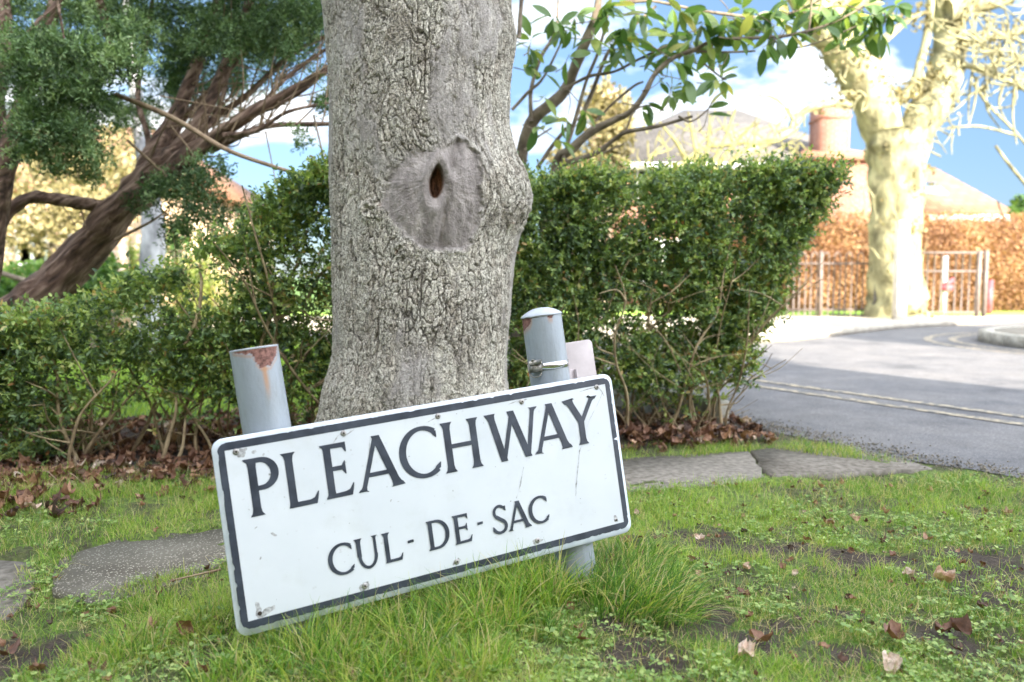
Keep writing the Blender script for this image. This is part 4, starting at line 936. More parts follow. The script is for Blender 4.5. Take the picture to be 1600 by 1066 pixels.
tv = np.array([v_.co[:] for v_ in j1_trunk.data.vertices]); lo_, hi_ = P(240, 280, 4.5), P(520, 0, 4.5); tv = tv[(tv[:, 0] > lo_[0]) & (tv[:, 2] > lo_[2]) & (tv[:, 2] < hi_[2] + .3)]
for i in range(150):     # fine twigs growing out of the limbs
    p0 = tv[rng.integers(len(tv))]; an = rng.uniform(0.0, 1.5); l_ = rng.uniform(0.12, 0.38); d_ = np.array([math.cos(an), rng.normal(0, .4), math.sin(an)]) * l_
    pp, rr_ = catmull([p0, p0 + d_ * .5 + rng.normal(0, .02, 3), p0 + d_], [.005, .0038, .0018], 3); mb.tube(pp, rr_, 5)
keep(mb.build('twigs', M['twig'], smooth=True), j1)
B1 = [(290, 40, 90, 50, 4.7, 0.5, 1500), (400, 30, 80, 50, 4.6, 0.5, 1300), (480, 20, 60, 40, 4.5, 0.4, 900), (350, 60, 60, 35, 4.3, 0.3, 500), (440, 75, 50, 22, 4.4, 0.3, 350), (300, 100, 60, 45, 5.0, 0.3, 800),
      (265, 290, 35, 22, 4.1, 0.2, 260), (320, 275, 35, 25, 4.0, 0.2, 280), (300, 320, 40, 22, 4.0, 0.2, 260), (285, 355, 35, 25, 4.2, 0.2, 220), (340, 340, 25, 30, 4.1, 0.2, 160), (455, 130, 45, 12, 4.5, 0.2, 60), (500, 105, 40, 14, 4.5, 0.2, 70),
      (505, 165, 30, 22, 4.2, 0.2, 130), (470, 215, 25, 9, 4.1, 0.1, 40), (345, 150, 50, 50, 5.4, 0.3, 620), (395, 100, 60, 50, 5.4, 0.4, 760), (385, 330, 30, 14, 4.1, 0.1, 60), (230, 320, 20, 16, 4.3, .1, 60), (460, 60, 60, 40, 5.0, 0.3, 500), (270, 150, 50, 60, 5.3, 0.3, 600)]
B1 += [(x_, y_, 110, 70, Y_, 0.6, 1100) for x_, y_, Y_ in ((240, -70, 4.4), (380, -80, 4.3), (520, -90, 4.3), (300, -180, 4.5), (450, -190, 4.6), (380, -60, 5.4), (240, -80, 5.4), (500, -60, 5.4))]
juniper_foliage('foliage', B1, j1, 31)
j2 = empty('juniper_tree', tuple(P(-40, 500, 4.1)[:2]) + (0,)); tag(j2, 'bushy blue-green conifer at the left edge with leafy clumps hanging over the slanting trunk', 'tree')
mb = MB()
limb(mb, [(-75, 640, 4.1, 60), (-45, 500, 4.1, 52), (-20, 380, 4.1, 46), (0, 270, 4.1, 42), (22, 210, 4.1, 34), (40, 150, 4.15, 26), (70, 60, 4.2, 20), (100, -40, 4.2, 16)], 16)
limb(mb, [(5, 250, 4.1, 36), (-8, 150, 4.1, 30), (8, 60, 4.1, 24), (0, -40, 4.1, 20)], 12)
limb(mb, [(15, 100, 4.0, 12), (50, 50, 3.95, 12), (90, 5, 3.95, 8), (110, -30, 3.95, 6)], 8)
limb(mb, [(150, -20, 4.2, 14), (165, 40, 4.3, 12), (180, 90, 4.35, 8)], 8)
limb(mb, [(90, 0, 3.7, 4), (100, 60, 3.7, 3)], 6)
keep(mb.build('trunk', M['redbark'], smooth=True), j2)
B2 = [(60, 75, 70, 35, 3.8, 0.25, 700), (130, 90, 70, 35, 3.8, 0.25, 700), (190, 60, 45, 40, 3.95, 0.2, 450), (40, 130, 45, 30, 3.9, 0.2, 350), (110, 130, 60, 25, 3.75, 0.2, 500), (200, 100, 40, 22, 3.85, 0.2, 300), (70, 170, 55, 25, 3.85, 0.2, 400), (150, 155, 35, 20, 3.85, 0.2, 220),
      (60, 205, 40, 25, 3.8, 0.2, 330), (120, 200, 45, 24, 3.8, 0.2, 380), (130, 240, 35, 22, 3.8, 0.2, 260), (50, 235, 35, 15, 3.85, 0.15, 170), (90, 250, 30, 14, 3.9, 0.15, 110), (150, 265, 15, 14, 3.9, 0.1, 60), (20, 20, 50, 40, 4.4, 0.3, 350), (120, 20, 80, 40, 4.5, 0.4, 800),
      (190, 20, 60, 40, 4.7, 0.4, 600), (30, 90, 50, 60, 4.6, 0.3, 400), (120, 160, 80, 60, 4.8, 0.3, 700), (200, 180, 40, 40, 5.0, 0.3, 350), (-10, 190, 25, 40, 4.3, 0.2, 150)]
B2 += [(x_, y_, 100, 60, Y_, 0.5, 800) for x_, y_, Y_ in ((30, -60, 4.6), (130, -80, 4.6), (80, -150, 4.6))]
juniper_foliage('foliage', B2, j2, 32, -0.12)

# ------------------------------------------------------------------ RIGHT EVERGREEN (large oval leaves)
mg = empty('evergreen_tree', tuple(P(830, 500, 4.8)[:2]) + (0,)); tag(mg, 'slender multi-stemmed tree with large oval leaves rising behind the clipped hedge', 'tree')
mb = MB()
BR = [[(812, 620, 4.7, 30), (808, 400, 4.7, 26), (813, 262, 4.7, 18), (828, 195, 4.65, 20), (862, 162, 4.6, 18), (885, 138, 4.6, 17), (900, 100, 4.55, 17), (915, 65, 4.5, 16), (932, 20, 4.5, 12), (940, -40, 4.5, 9)],
      [(840, 600, 4.6, 26), (845, 420, 4.6, 20), (868, 262, 4.55, 14), (890, 236, 4.5, 15), (925, 205, 4.45, 13), (960, 188, 4.4, 11), (985, 175, 4.35, 9), (1005, 150, 4.3, 8), (1022, 118, 4.3, 8), (1050, 92, 4.3, 7), (1085, 78, 4.3, 7), (1120, 62, 4.3, 5), (1180, 60, 4.3, 5), (1240, 54, 4.3, 4.5), (1300, 36, 4.3, 3.5), (1350, 10, 4.3, 3)],
      [(858, 300, 4.5, 12), (875, 262, 4.45, 9), (930, 240, 4.4, 8), (960, 218, 4.35, 7), (980, 206, 4.3, 7), (1030, 197, 4.25, 6), (1082, 182, 4.2, 5)],
      [(800, 172, 4.5, 5), (825, 145, 4.5, 5), (850, 120, 4.5, 4), (880, 60, 4.5, 3)], [(830, 190, 4.6, 7), (830, 140, 4.6, 6), (845, 90, 4.6, 6), (868, 50, 4.6, 4), (872, 0, 4.6, 3)],
      [(811, 60, 4.2, 7), (813, 25, 4.2, 7), (816, -20, 4.2, 6)], [(880, 250, 4.5, 6), (898, 190, 4.5, 6), (915, 130, 4.5, 5), (935, 80, 4.5, 5), (950, 20, 4.5, 4), (955, -20, 4.5, 3)],
      [(905, 190, 4.6, 7), (925, 145, 4.6, 6), (942, 100, 4.6, 6), (955, 75, 4.6, 5), (985, 45, 4.6, 5), (1025, 10, 4.6, 4)], [(930, 190, 4.5, 3.5), (960, 160, 4.5, 4), (990, 135, 4.5, 4), (1005, 128, 4.5, 3)],
      [(880, 140, 4.5, 4), (920, 120, 4.5, 5), (960, 112, 4.4, 4), (1000, 92, 4.4, 4), (1050, 70, 4.4, 3), (1090, 80, 4.4, 3)],
      [(950, 8, 4.4, 4), (985, 4, 4.4, 5), (1020, 2, 4.4, 4), (1080, 14, 4.4, 4), (1130, 22, 4.4, 5), (1200, 28, 4.4, 4), (1250, 15, 4.4, 3), (1300, -10, 4.4, 3)],
      [(1080, 80, 4.3, 4), (1130, 82, 4.3, 3.5), (1180, 80, 4.3, 3)], [(1100, 100, 4.3, 3), (1125, 120, 4.3, 2.5), (1135, 125, 4.3, 2)], [(1060, 182, 4.2, 4), (1080, 190, 4.2, 3), (1105, 172, 4.2, 2.5), (1112, 160, 4.2, 2)],
      [(978, 205, 4.3, 3), (990, 175, 4.3, 3), (1010, 165, 4.3, 2.5), (1024, 168, 4.3, 2)], [(862, 262, 4.6, 7), (880, 250, 4.6, 8), (895, 258, 4.6, 5)], [(840, 262, 4.6, 6), (862, 230, 4.6, 6), (885, 200, 4.6, 5)],
      [(820, 235, 4.6, 3), (840, 215, 4.6, 3), (862, 200, 4.6, 2.5)], [(1240, 54, 4.3, 4), (1262, 50, 4.3, 3), (1268, 0, 4.3, 3)], [(1200, 60, 4.3, 3), (1240, 75, 4.3, 2.5), (1290, 62, 4.3, 2), (1340, 40, 4.3, 2)], [(940, 240, 4.5, 2.5), (975, 225, 4.5, 2.5)], [(975, 5, 4.4, 6), (1040, -15, 4.4, 5)]]
for br in BR: limb(mb, br, 9, 5, 0.18)
LC = [(835, 80, 5), (822, 100, 4), (875, 35, 7), (865, 20, 5), (945, 25, 8), (930, 60, 5), (975, 45, 8), (960, 60, 5), (965, 95, 4), (955, 10, 6), (1035, 45, 6), (1028, 80, 6), (1045, 85, 6), (1050, 135, 5), (1040, 120, 5), (1048, 150, 4), (1075, 125, 4), (1120, 122, 4), (1132, 125, 5), (1108, 165, 3), (1010, 168, 3), (1022, 160, 3), (868, 185, 4), (885, 190, 3),
      (918, 180, 4), (845, 205, 3), (838, 195, 2), (1070, 25, 6), (1100, 35, 7), (1130, 45, 7), (1150, 35, 7), (1180, 30, 8), (1165, 60, 6), (1205, 20, 8), (1230, 25, 8), (1220, 60, 5), (1245, 50, 6), (1255, 10, 8), (1290, 10, 8), (1320, 15, 7), (1340, 30, 7), (1350, 55, 6), (1370, 25, 7), (1335, 5, 6), (1390, 20, 6), (1405, 5, 6), (1300, 35, 6), (1275, 30, 6),
      (1000, 60, 5), (1070, 65, 6), (1085, 55, 6), (1110, 80, 4), (1000, 25, 5), (900, 45, 4), (890, 85, 3), (852, 115, 3), (1105, 60, 6), (1055, 55, 5), (1015, 20, 5), (1190, 75, 4), (830, 60, 4), (905, 20, 5), (960, 85, 4), (985, 70, 4), (1095, 10, 6), (1160, 8, 6), (1360, 5, 6), (880, 225, 3), (850, 150, 2), (1140, 80, 3), (1210, 40, 5), (1240, 0, 6), (1060, 100, 4), (1320, 60, 4), (1375, 50, 5)]
C_, D_, RN, LNG = [], [], [], []
for (px, py, n) in LC:
    c0 = P(px, py, rng.uniform(4.15, 4.5)); main = unit(np.array([rng.normal(0.25, 0.5), rng.normal(-0.2, 0.5), rng.normal(0.15, 0.4)]))
    tw = c0 - main * 0.10
    if py > 12: mb.tube(catmull([tw - main * 0.05 + np.array([-0.02, 0, 0.01]), tw, c0], [0.003, 0.0025, 0.0015], 3)[0], np.linspace(0.0032, 0.0015, 7), 5)
    for i in range(int(n * 1.3)):
        d_ = unit(main * 0.5 + rng.normal(0, 0.75, 3) + np.array([0, 0, -0.45])); C_.append(c0 - main * rng.uniform(0, 0.05) + d_ * 0.008); D_.append(d_); RN.append(np.clip(rng.normal(0.5, 0.25), 0, 1)); LNG.append(rng.uniform(0.085, 0.145))
keep(mb.build('branches', M['greybark'], smooth=True), mg)
C_, D_, LNG = np.array(C_), np.array(D_), np.array(LNG)
keep(leafobj('foliage', C_, D_, unit(rdir(len(C_)) * 0.8 + np.array([0, -0.4, 0.9])), LNG, LNG * rng.uniform(0.34, 0.44, len(C_)), M['magnolia'], np.array(RN), st=((0.12, 0.42), (0.3, 0.85), (0.52, 1.0), (0.75, 0.8), (0.9, 0.42)), fold=0.14, droop=0.16), mg)

# ------------------------------------------------------------------ FAR STREET TREE
ft = empty('street_tree', tuple(G(1400, 505)[:2]) + (0,)); tag(ft, 'huge sunlit pale mossy tree forking above the railings across the road', 'tree')
YT = 13.0; mb = MB()
limb(mb, [(1402, 512, YT, 118), (1400, 490, YT, 98), (1400, 450, YT, 86), (1398, 380, YT, 82), (1400, 300, YT, 84), (1400, 240, YT, 96), (1398, 205, YT, 92)], 26, 6, 0.2)
limb(mb, [(1395, 260, YT, 66), (1378, 200, YT, 66), (1352, 140, YT - .1, 62), (1325, 95, YT - .2, 58), (1295, 50, YT - .3, 58), (1262, 0, YT - .4, 56), (1220, -70, YT - .5, 46)], 20, 6, 0.2)
limb(mb, [(1412, 260, YT, 60), (1435, 200, YT, 60), (1468, 140, YT + .1, 58), (1480, 90, YT + .2, 50), (1482, 40, YT + .3, 50), (1478, 0, YT + .3, 46), (1470, -80, YT + .4, 40)], 20, 6, 0.2)
limb(mb, [(1392, 160, YT, 22), (1425, 140, YT, 20), (1440, 90, YT, 12), (1450, 40, YT, 12), (1455, -20, YT, 12)], 10)
limb(mb, [(1425, 150, YT, 16), (1450, 130, YT, 12), (1475, 120, YT, 12)], 10)
limb(mb, [(1365, 80, YT - .2, 12), (1390, 55, YT - .2, 14), (1420, 30, YT - .2, 9), (1445, 20, YT, 7)], 8)
limb(mb, [(1480, 20, YT, 34), (1520, 10, YT, 26), (1580, -5, YT, 22)], 10); limb(mb, [(1290, 30, YT, 40), (1350, -10, YT, 40), (1400, -30, YT, 40)], 10)
limb(mb, [(1330, 165, YT - .3, 12), (1300, 162, YT - .4, 10), (1265, 170, YT - .6, 9), (1242, 185, YT - .6, 9), (1232, 205, YT - .6, 8), (1205, 222, YT - .7, 7), (1165, 238, YT - .8, 5)], 8)
limb(mb, [(1240, 188, YT - .6, 6), (1228, 168, YT - .6, 5), (1205, 152, YT - .6, 4), (1185, 150, YT - .6, 3)], 6)
limb(mb, [(1500, 70, YT, 10), (1540, 60, YT, 9), (1600, 50, YT, 8)], 8); limb(mb, [(1500, 100, YT, 9), (1550, 115, YT, 8), (1620, 150, YT, 6)], 8)
tk = mb.build('trunk', M['farbark'], smooth=True); keep(tk, ft)
vv = np.array([v_.co[:] for v_ in tk.data.vertices]); r = np.random.default_rng(56); pk = vv[(vv[:, 1] < YT + 0.1) & (vv[:, 0] > 4.6)]
pk = pk[r.integers(0, len(pk), 2600)] + r.normal(0, 0.07, (2600, 3)) * np.array([1, .3, 1.3]); pk = pk[fbm(pk[:, 0] * 2.2, pk[:, 2] * 2.2, 0, 3, 57) > 0.02]; pk[:, 1] -= 0.04
keep(leafobj('ivy', pk, rdir(len(pk)), unit(rdir(len(pk)) + np.array([0, -1.2, 0])), 0.075, 0.06, M['ivy'], np.clip(r.normal(.5, .25, len(pk)), 0, 1), st=((0.5, 1.0),)), ft)
mb = MB(); r = np.random.default_rng(55)
for i in range(0):
    x_ = r.uniform(1365, 1435); limb(mb, [(x_ + r.normal(0, 12), y_, YT - 0.52, 2.5) for y_ in (500, 430, 360, 300, 250)], 5, 4, .2)
def twigs(mb, x0, y0, x1, y1, n, Y_, w_, r, spread=2.0, l0=25, l1=70, up=None):
    for i in range(n):
        a_ = r.uniform(x0, x1); b_ = r.uniform(y0, y1); an = r.uniform(-math.pi, math.pi) if up is None else up + r.normal(0, spread); l_ = r.uniform(l0, l1); an2 = an + r.normal(0, 0.6); Yq = Y_ + r.normal(0, 0.4)
        p1 = (a_ + l_ * .5 * math.cos(an), b_ + l_ * .5 * math.sin(an)); p2 = (p1[0] + l_ * .5 * math.cos(an2), p1[1] + l_ * .5 * math.sin(an2))
        limb(mb, [(a_, b_, Yq, w_), (*p1, Yq, w_ * .7), (*p2, Yq, w_ * .4)], 5, 3, 0)
twigs(mb, 1500, 0, 1610, 130, 95, YT, 3.2, r); twigs(mb, 1520, 60, 1610, 140, 40, YT, 4.5, r, l0=40, l1=90)
twigs(mb, 1300, 60, 1380, 180, 30, YT - .4, 3, r, l0=20, l1=45); twigs(mb, 1430, 120, 1500, 220, 30, YT - .4, 3, r, l0=20, l1=45); twigs(mb, 1340, 300, 1440, 420, 18, YT - .5, 2.5, r, l0=20, l1=60, up=-1.5, spread=.5)
for pts in ([(1520, 130, YT, 5), (1545, 165, YT, 5), (1580, 200, YT, 4), (1610, 235, YT, 4)], [(1555, 228, YT, 4), (1580, 262, YT, 5), (1612, 300, YT, 6)], [(1480, 200, YT, 3), (1530, 198, YT, 4), (1590, 212, YT, 4)], [(1450, 235, YT, 2.5), (1470, 245, YT, 2.5)]): limb(mb, pts, 6, 4, .2)
keep(mb.build('twigs', M['farbark'], smooth=True), ft)

# bare yellowish shrub tree behind the hedge
st_ = empty('bare_tree', tuple(P(1110, 450, 11)[:2]) + (0,)); tag(st_, 'bare lime-yellow lichen-covered small tree in front of the slate roof', 'tree')
m_l = simple('lichen_bark', (0.16, 0.15, 0.055), (0.32, 0.30, 0.12), 8, 0.9); mb = MB()
for tp in ((1030, 190), (1075, 175), (1110, 180), (1150, 168), (1180, 190), (1230, 215)):
    limb(mb, [(1110, 505, 11, 20), (1108, 330, 11, 14), (1100 + (tp[0] - 1110) * .3, 262, 11, 8), (tp[0] * .6 + 440, 225, 11, 6), (tp[0], tp[1], 11, 2.5)], 7, 5, .15)
limb(mb, [(1060, 262, 11, 6), (1100, 232, 11, 6), (1150, 225, 11, 5), (1210, 222, 11, 4), (1250, 200, 11, 3)], 6)
twigs(mb, 1000, 190, 1260, 262, 90, 11, 2.6, r, l0=25, l1=65); keep(mb.build('branches', m_l, smooth=True), st_)

# ------------------------------------------------------------------ BEECH HEDGE, SHRUBS
def leaf_volume(name, pts_fn, n, m, size, root, seed, lo=0.0, hi=1.0, asp=0.6):
    r = np.random.default_rng(seed); c = pts_fn(r, n); rn = np.clip(0.5 + 0.5 * fbm(c[:, 0] * 2, c[:, 1] * 2, c[:, 2] * 2, 3, seed) + r.normal(0, 0.2, len(c)), lo, hi)
    o = leafobj(name, c, unit(r.normal(size=(len(c), 3))), unit(r.normal(size=(len(c), 3)) + np.array([0.3, -0.8, 0.4])), r.uniform(0.7, 1.3, len(c)) * size, r.uniform(0.7, 1.3, len(c)) * size * asp, m, rn, st=((0.5, 1.0),))
    return keep(o, root)
bh = empty('beech_hedge', (8, 15.6, 0)); tag(bh, 'tall russet-orange dry-leaved hedge behind the railings', 'hedge')
def bpts(r, n):
    x = r.uniform(3.5, 13.5, n); z = r.uniform(0.05, 1, n) * (1.93 + 0.05 * vn(x * 2, 0, 0, 4)); return np.stack([x, 15.0 + np.minimum(r.exponential(0.18, n), 1.0) + 0.12 * fbm(x * 1.5, z * 1.5, 0, 3, 5), z], 1)
leaf_volume('foliage', bpts, 60000, M['beech'], 0.052, bh, 61)
mb = MB(); mb.box((8.5, 15.9, 0.92), (10, 0.8, 1.75)); keep(mb.build('twigs', simple('beech_twig_mass', (0.10, 0.05, 0.03), (0.22, 0.11, 0.06), 14, 0.95)), bh)
def shrub(name, label, px, py, Y_, rx_, ry_, n, m, size, seed, trunk=True):
    c0 = P(px, py, Y_); k_ = Y_ / FPX; g0 = (c0[0], Y_, 0); root = empty(name, g0); tag(root, label, 'tree' if 'tree' in name else 'shrub')
    def f_(r, n_):
        a_ = unit(r.normal(size=(n_, 3))) * (r.random((n_, 1))**0.45); q_ = c0 + a_ * np.array([rx_ * k_, rx_ * k_ * 0.8, ry_ * k_]); q_ += 0.22 * rx_ * k_ * np.stack([fbm(q_[:, 0] * 1.2, q_[:, 1] * 1.2, q_[:, 2] * 1.2, 3, seed + i) for i in range(3)], 1)
        h_ = fbm(q_[:, 0] * 2.2, q_[:, 1] * 2.2, q_[:, 2] * 2.2, 2, seed + 9); q_ = q_[(h_ > -0.25)]; q_[:, 2] = np.maximum(q_[:, 2], 0.02); return q_
    leaf_volume('foliage', f_, n, m, size, root, seed)
    if trunk:
        mb = MB(); hb = max(0.2, c0[2] + ry_ * k_ * 0.5)
        for i in range(3): mb.tube(catmull([(g0[0], g0[1], -0.02), (g0[0] + rng.normal(0, .1), g0[1], hb * .5), (g0[0] + rng.normal(0, .35), g0[1], hb)], [.06, .04, .02], 3)[0], np.linspace(.06, .02, 7), 7)
        keep(mb.build('stem', M['greybark'], smooth=True), root)
    return root
shrub('garden_shrub', 'low bright green shrub seen under the slanting conifer trunk at the far left', 20, 450, 8.0, 90, 45, 2600, M['greenbush'], 0.07, 71)
shrub('garden_shrub', 'yellow-green loose shrub glimpsed between the slanting trunk and the birch', 190, 430, 11.5, 60, 60, 2200, M['yellowbush'], 0.07, 72)
shrub('garden_shrub', 'pale yellow sunlit shrub behind the curved conifer branch', 90, 350, 12.5, 120, 60, 3000, M['ivy'], 0.10, 73)
shrub('garden_shrub', 'bright yellow shrub showing through the gap in the thin hedge', 312, 455, 11.5, 60, 55, 2200, M['yellowbush'], 0.06, 74)
shrub('garden_shrub', 'green shrub just right of the pale birch trunk', 285, 395, 11.8, 45, 60, 1500, M['greenbush'], 0.06, 75)
shrub('garden_shrub', 'green sunlit shrub at the bare stems under the slanting trunk', 150, 440, 7.0, 55, 45, 1600, M['greenbush'], 0.06, 76)
shrub('garden_tree', 'tall golden tree crown glowing behind the conifers', 150, 270, 16.0, 150, 60, 4200, M['ivy'], 0.14, 77)
shrub('garden_tree', 'narrow pale golden tree in front of the brick house, seen between the evergreen stems', 945, 210, 15.0, 45, 85, 3000, M['ivy'], 0.12, 78)
shrub('clipped_shrub', 'dark green clipped shrub at the right end of the bungalow', 1592, 326, 17, 13, 22, 700, M['greenbush'], 0.09, 79)
shrub('garden_shrub', 'pale olive climber at the foot of the golden tree above the hedge top', 900, 262, 12.0, 60, 30, 1500, M['ivy'], 0.09, 80)
# birch trunk and garden objects on the left
bt = empty('birch_tree', tuple(P(236, 480, 7.5)[:2]) + (0,)); tag(bt, 'white mottled birch trunk standing behind the slanting conifer', 'tree'); mb = MB()
limb(mb, [(232, 560, 7.5, 34), (236, 440, 7.5, 34), (238, 360, 7.5, 36), (232, 280, 7.5, 28), (215, 160, 7.5, 22), (200, 60, 7.5, 14), (195, -60, 7.5, 8)], 14, 5, .2); keep(mb.build('trunk', M['birch'], smooth=True), bt)
mb = MB(); limb(mb, [(58, 440, 7, 13), (104, 412, 7.1, 15)], 12, 2, 0); tp_ = mb.build('garden_pipe', simple('grey_pipe', (0.3, 0.33, 0.37), (0.4, 0.43, 0.47), 10, 0.5), smooth=True); tag(tp_, 'pale grey slanting pipe end beside the low green shrub', 'pipe')
mb = MB(); q0 = P(175, 440, 10); mb.box((q0[0], 10, 0.55), (0.30, 0.3, 1.5)); mb.box((q0[0], 10, 1.33), (0.40, 0.4, 0.08)); gp = mb.build('gate_pillar', M['brickwarm']); tag(gp, 'sunlit buff brick gate pillar below the slanting trunk', 'gate pillar')

# ------------------------------------------------------------------ HOUSES
def window(root, x, z, w_, h_, Yw):
    mb = MB(); t_ = 0.07
    mb.box((x, Yw, z + h_ / 2 - t_ / 2), (w_, 0.08, t_)); mb.box((x, Yw, z - h_ / 2 + t_ / 2), (w_, 0.08, t_))
    for sx in (-1, 0, 1): mb.box((x + sx * (w_ / 2 - t_ / 2), Yw + 0.001, z), (t_, 0.08, h_ - 2 * t_ - 0.002))
    f_ = keep(mb.build('window', M['white']), root); mb = MB(); mb.box((x, Yw + 0.03, z), (w_ - t_, 0.02, h_ - t_)); g_ = mb.build('pane', M['glass']); g_.parent = f_; g_.matrix_parent_inverse = Matrix.Translation(root.location).inverted() @ Matrix.Translation(root.location)
    g_.matrix_parent_inverse = Matrix.Translation(-root.location) if False else Matrix.Identity(4)
def hip(mb, x0, x1, y0, y1, ze, zr, ridge):
    ym = (y0 + y1) / 2; a_, b_ = ridge; v = [(x0, y0, ze), (x1, y0, ze), (x1, y1, ze), (x0, y1, ze), (a_, ym, zr), (b_, ym, zr)]
    mb.add(v, [(0, 1, 5, 4), (1, 2, 5), (2, 3, 4, 5), (3, 0, 4), (0, 3, 2, 1)])
def z_at(py, Y_): return P(800, py, Y_)[2]
def x_at(px, Y_): return P(px, 400, Y_)[0]
H1 = empty('brick_house', (6, 22, 0)); tag(H1, 'red brick house with grey slate hipped roof and tall chimneys above the clipped hedge', 'house')
xa, xb, Yh = x_at(905, 22), x_at(1345, 22), 22.0
mb = MB(); mb.box(((xa + xb) / 2, Yh + 4, 1.9), (xb - xa, 8, 3.8)); keep(mb.build('wall', M['brick']), H1)
mb = MB(); hip(mb, xa - 0.4, xb + 0.4, Yh - 0.4, Yh + 8.4, 3.81, z_at(172, 26), (x_at(1065, 26), x_at(1150, 26))); rf = keep(mb.build('roof', M['slate']), H1)
def chimney(root, px0, px1, pyt, Y_, zb, m):
    mb = MB(); x0, x1, zt = x_at(px0, Y_), x_at(px1, Y_), z_at(pyt, Y_); mb.box(((x0 + x1) / 2, Y_ + .4, (zb + zt) / 2), (x1 - x0, 0.9, zt - zb)); mb.box(((x0 + x1) / 2, Y_ + .4, zt - 0.30), (x1 - x0 + 0.05, 0.95, 0.08)); o = keep(mb.build('chimney', m), root)
    for k_ in (-0.2, 0.2):
        mb = MB(); mb.tube([((x0 + x1) / 2 + k_, Y_ + .4, zt - 0.01), ((x0 + x1) / 2 + k_, Y_ + .4, zt + 0.22)], [0.11, 0.09], 10); keep(mb.build('chimney_pot', M['clay']), root)
chimney(H1, 925, 962, 140, 24, 3.6, M['brickwarm'])
for (wx_, wz_, ww, wh) in ((x_at(1035, 22), 3.25, 1.5, 0.9), (x_at(940, 22), 3.2, 0.9, 0.9), (x_at(1180, 22), 3.1, 1.2, 1.0), (x_at(1035, 22), 1.2, 1.5, 1.2), (x_at(1240, 22), 1.2, 1.5, 1.2)): window(H1, wx_, wz_, ww, wh, Yh - 0.02)
mb = MB(); mb.box(((xa + xb) / 2, Yh - 0.42, 3.72), (xb - xa + 0.8, 0.06, 0.16)); keep(mb.build('fascia', M['white']), H1)
H2 = empty('brick_bungalow', (11, 20, 0)); tag(H2, 'red brick bungalow with orange tiled roof, skylight and white eaves behind the street tree', 'house')
Y2 = 20.0; xc, xd, xe = x_at(1262, Y2), x_at(1440, Y2), x_at(1580, Y2)
mb = MB(); mb.box(((xc + xd) / 2, Y2 + 3, z_at(250, Y2) / 2), (xd - xc, 6, z_at(250, Y2))); mb.box(((xd + xe) / 2, Y2 + 2.5, z_at(340, Y2) / 2), (xe - xd - 0.01, 5, z_at(340, Y2))); keep(mb.build('wall', M['brick']), H2)
mb = MB(); ze = z_at(336, Y2); zr = z_at(262, Y2 + 2.5); mb.add([(xd - 0.3, Y2 - 0.25, ze), (xe, Y2 - 0.25, ze), (xe, Y2 + 5.3, ze), (xd - 0.3, Y2 + 5.3, ze), (xd - 0.3, Y2 + 2.5, zr + .3), (x_at(1455, Y2 + 2.5), Y2 + 2.5, zr)], [(0, 1, 5, 4), (1, 2, 5), (2, 3, 4, 5), (3, 0, 4), (0, 3, 2, 1)])
hip(mb, xc - 0.3, xd - 0.31, Y2 - 0.2, Y2 + 6.2, z_at(250, Y2), z_at(228, Y2 + 3), (xc + 1.0, xd - 1.4)); rf2 = keep(mb.build('roof', M['clay']), H2)
mb = MB(); mb.box(((xd + xe) / 2, Y2 - 0.28, ze - 0.10), (xe - xd, 0.06, 0.16)); keep(mb.build('gutter', M['white']), H2)
mb = MB(); sk = P(1448, 298, Y2 + 1.1); sl = math.atan2(zr - ze, 2.75); mb.box((0, 0, 0), (0.75, 0.8, 0.08), Matrix.Translation((sk[0], Y2 + 1.1, ze + 1.35 * math.tan(sl) + 0.03)) @ Matrix.Rotation(sl, 4, 'X')); keep(mb.build('skylight', M['glass']), H2)
chimney(H2, 1277, 1320, 165, 21.5, 3.0, M['brick'])
for (wx_, ww) in ((x_at(1470, Y2), 1.0), (x_at(1330, Y2), 1.0)): window(H2, wx_, 1.35, ww, 1.1, Y2 - 0.02)
H3 = empty('garden_house', (-12, 19, 0)); tag(H3, 'warm buff brick house with white window glimpsed past the left conifers', 'house')
Y3 = 19.0; mb = MB(); mb.box((-13.2, Y3 + 3.5, 1.4), (11, 7, 2.8)); keep(mb.build('wall', M['brickwarm']), H3); mb = MB(); hip(mb, -19, -7.4, Y3 - 0.35, Y3 + 7.3, 2.81, 4.9, (-17, -10)); keep(mb.build('roof', M['clay']), H3)
window(H3, x_at(52, Y3), 1.5, 0.75, 1.0, Y3 - 0.02); window(H3, x_at(150, Y3), 1.5, 1.2, 1.0, Y3 - 0.02)

# ------------------------------------------------------------------ RAILINGS AND POSTS ACROSS THE ROAD
rl = empty('railing', (5.5, 13.3, 0)); tag(rl, 'faded bow-topped metal railing in front of the russet hedge, left of the street tree', 'railing')
YR = 13.2; mb = MB(); x = x_at(1232, YR)
while x < x_at(1392, YR):
    zt = z_at(400, YR); pts = [(x, YR, 0.08), (x, YR, zt - 0.02)] ; mb.tube(pts, [0.012] * 2, 6); mb.tube([(x + 0.10, YR, 0.08), (x + 0.10, YR, zt - 0.02)], [0.012] * 2, 6)
    arcp = [(x + 0.05 - 0.05 * math.cos(a_), YR, zt - 0.02 + 0.075 * math.sin(a_)) for a_ in np.linspace(0, math.pi, 9)]; mb.tube(arcp, [0.012] * 9, 6); x += 0.19
for z_ in (0.2, z_at(412, YR)): mb.box(((x_at(1232, YR) + x_at(1392, YR)) / 2, YR, z_), (x_at(1392, YR) - x_at(1232, YR), 0.03, 0.03))
keep(mb.build('bars', M['railing']), rl)
mb = MB(); mb.box((x_at(1282, YR), YR - .03, 0.62), (0.045, 0.05, 1.1)); keep(mb.build('upright', M['railing']), rl)
gt = empty('metal_gate', (8, 13.2, 0)); tag(gt, 'flat-topped pale metal gate railing to the right of the street tree', 'gate')
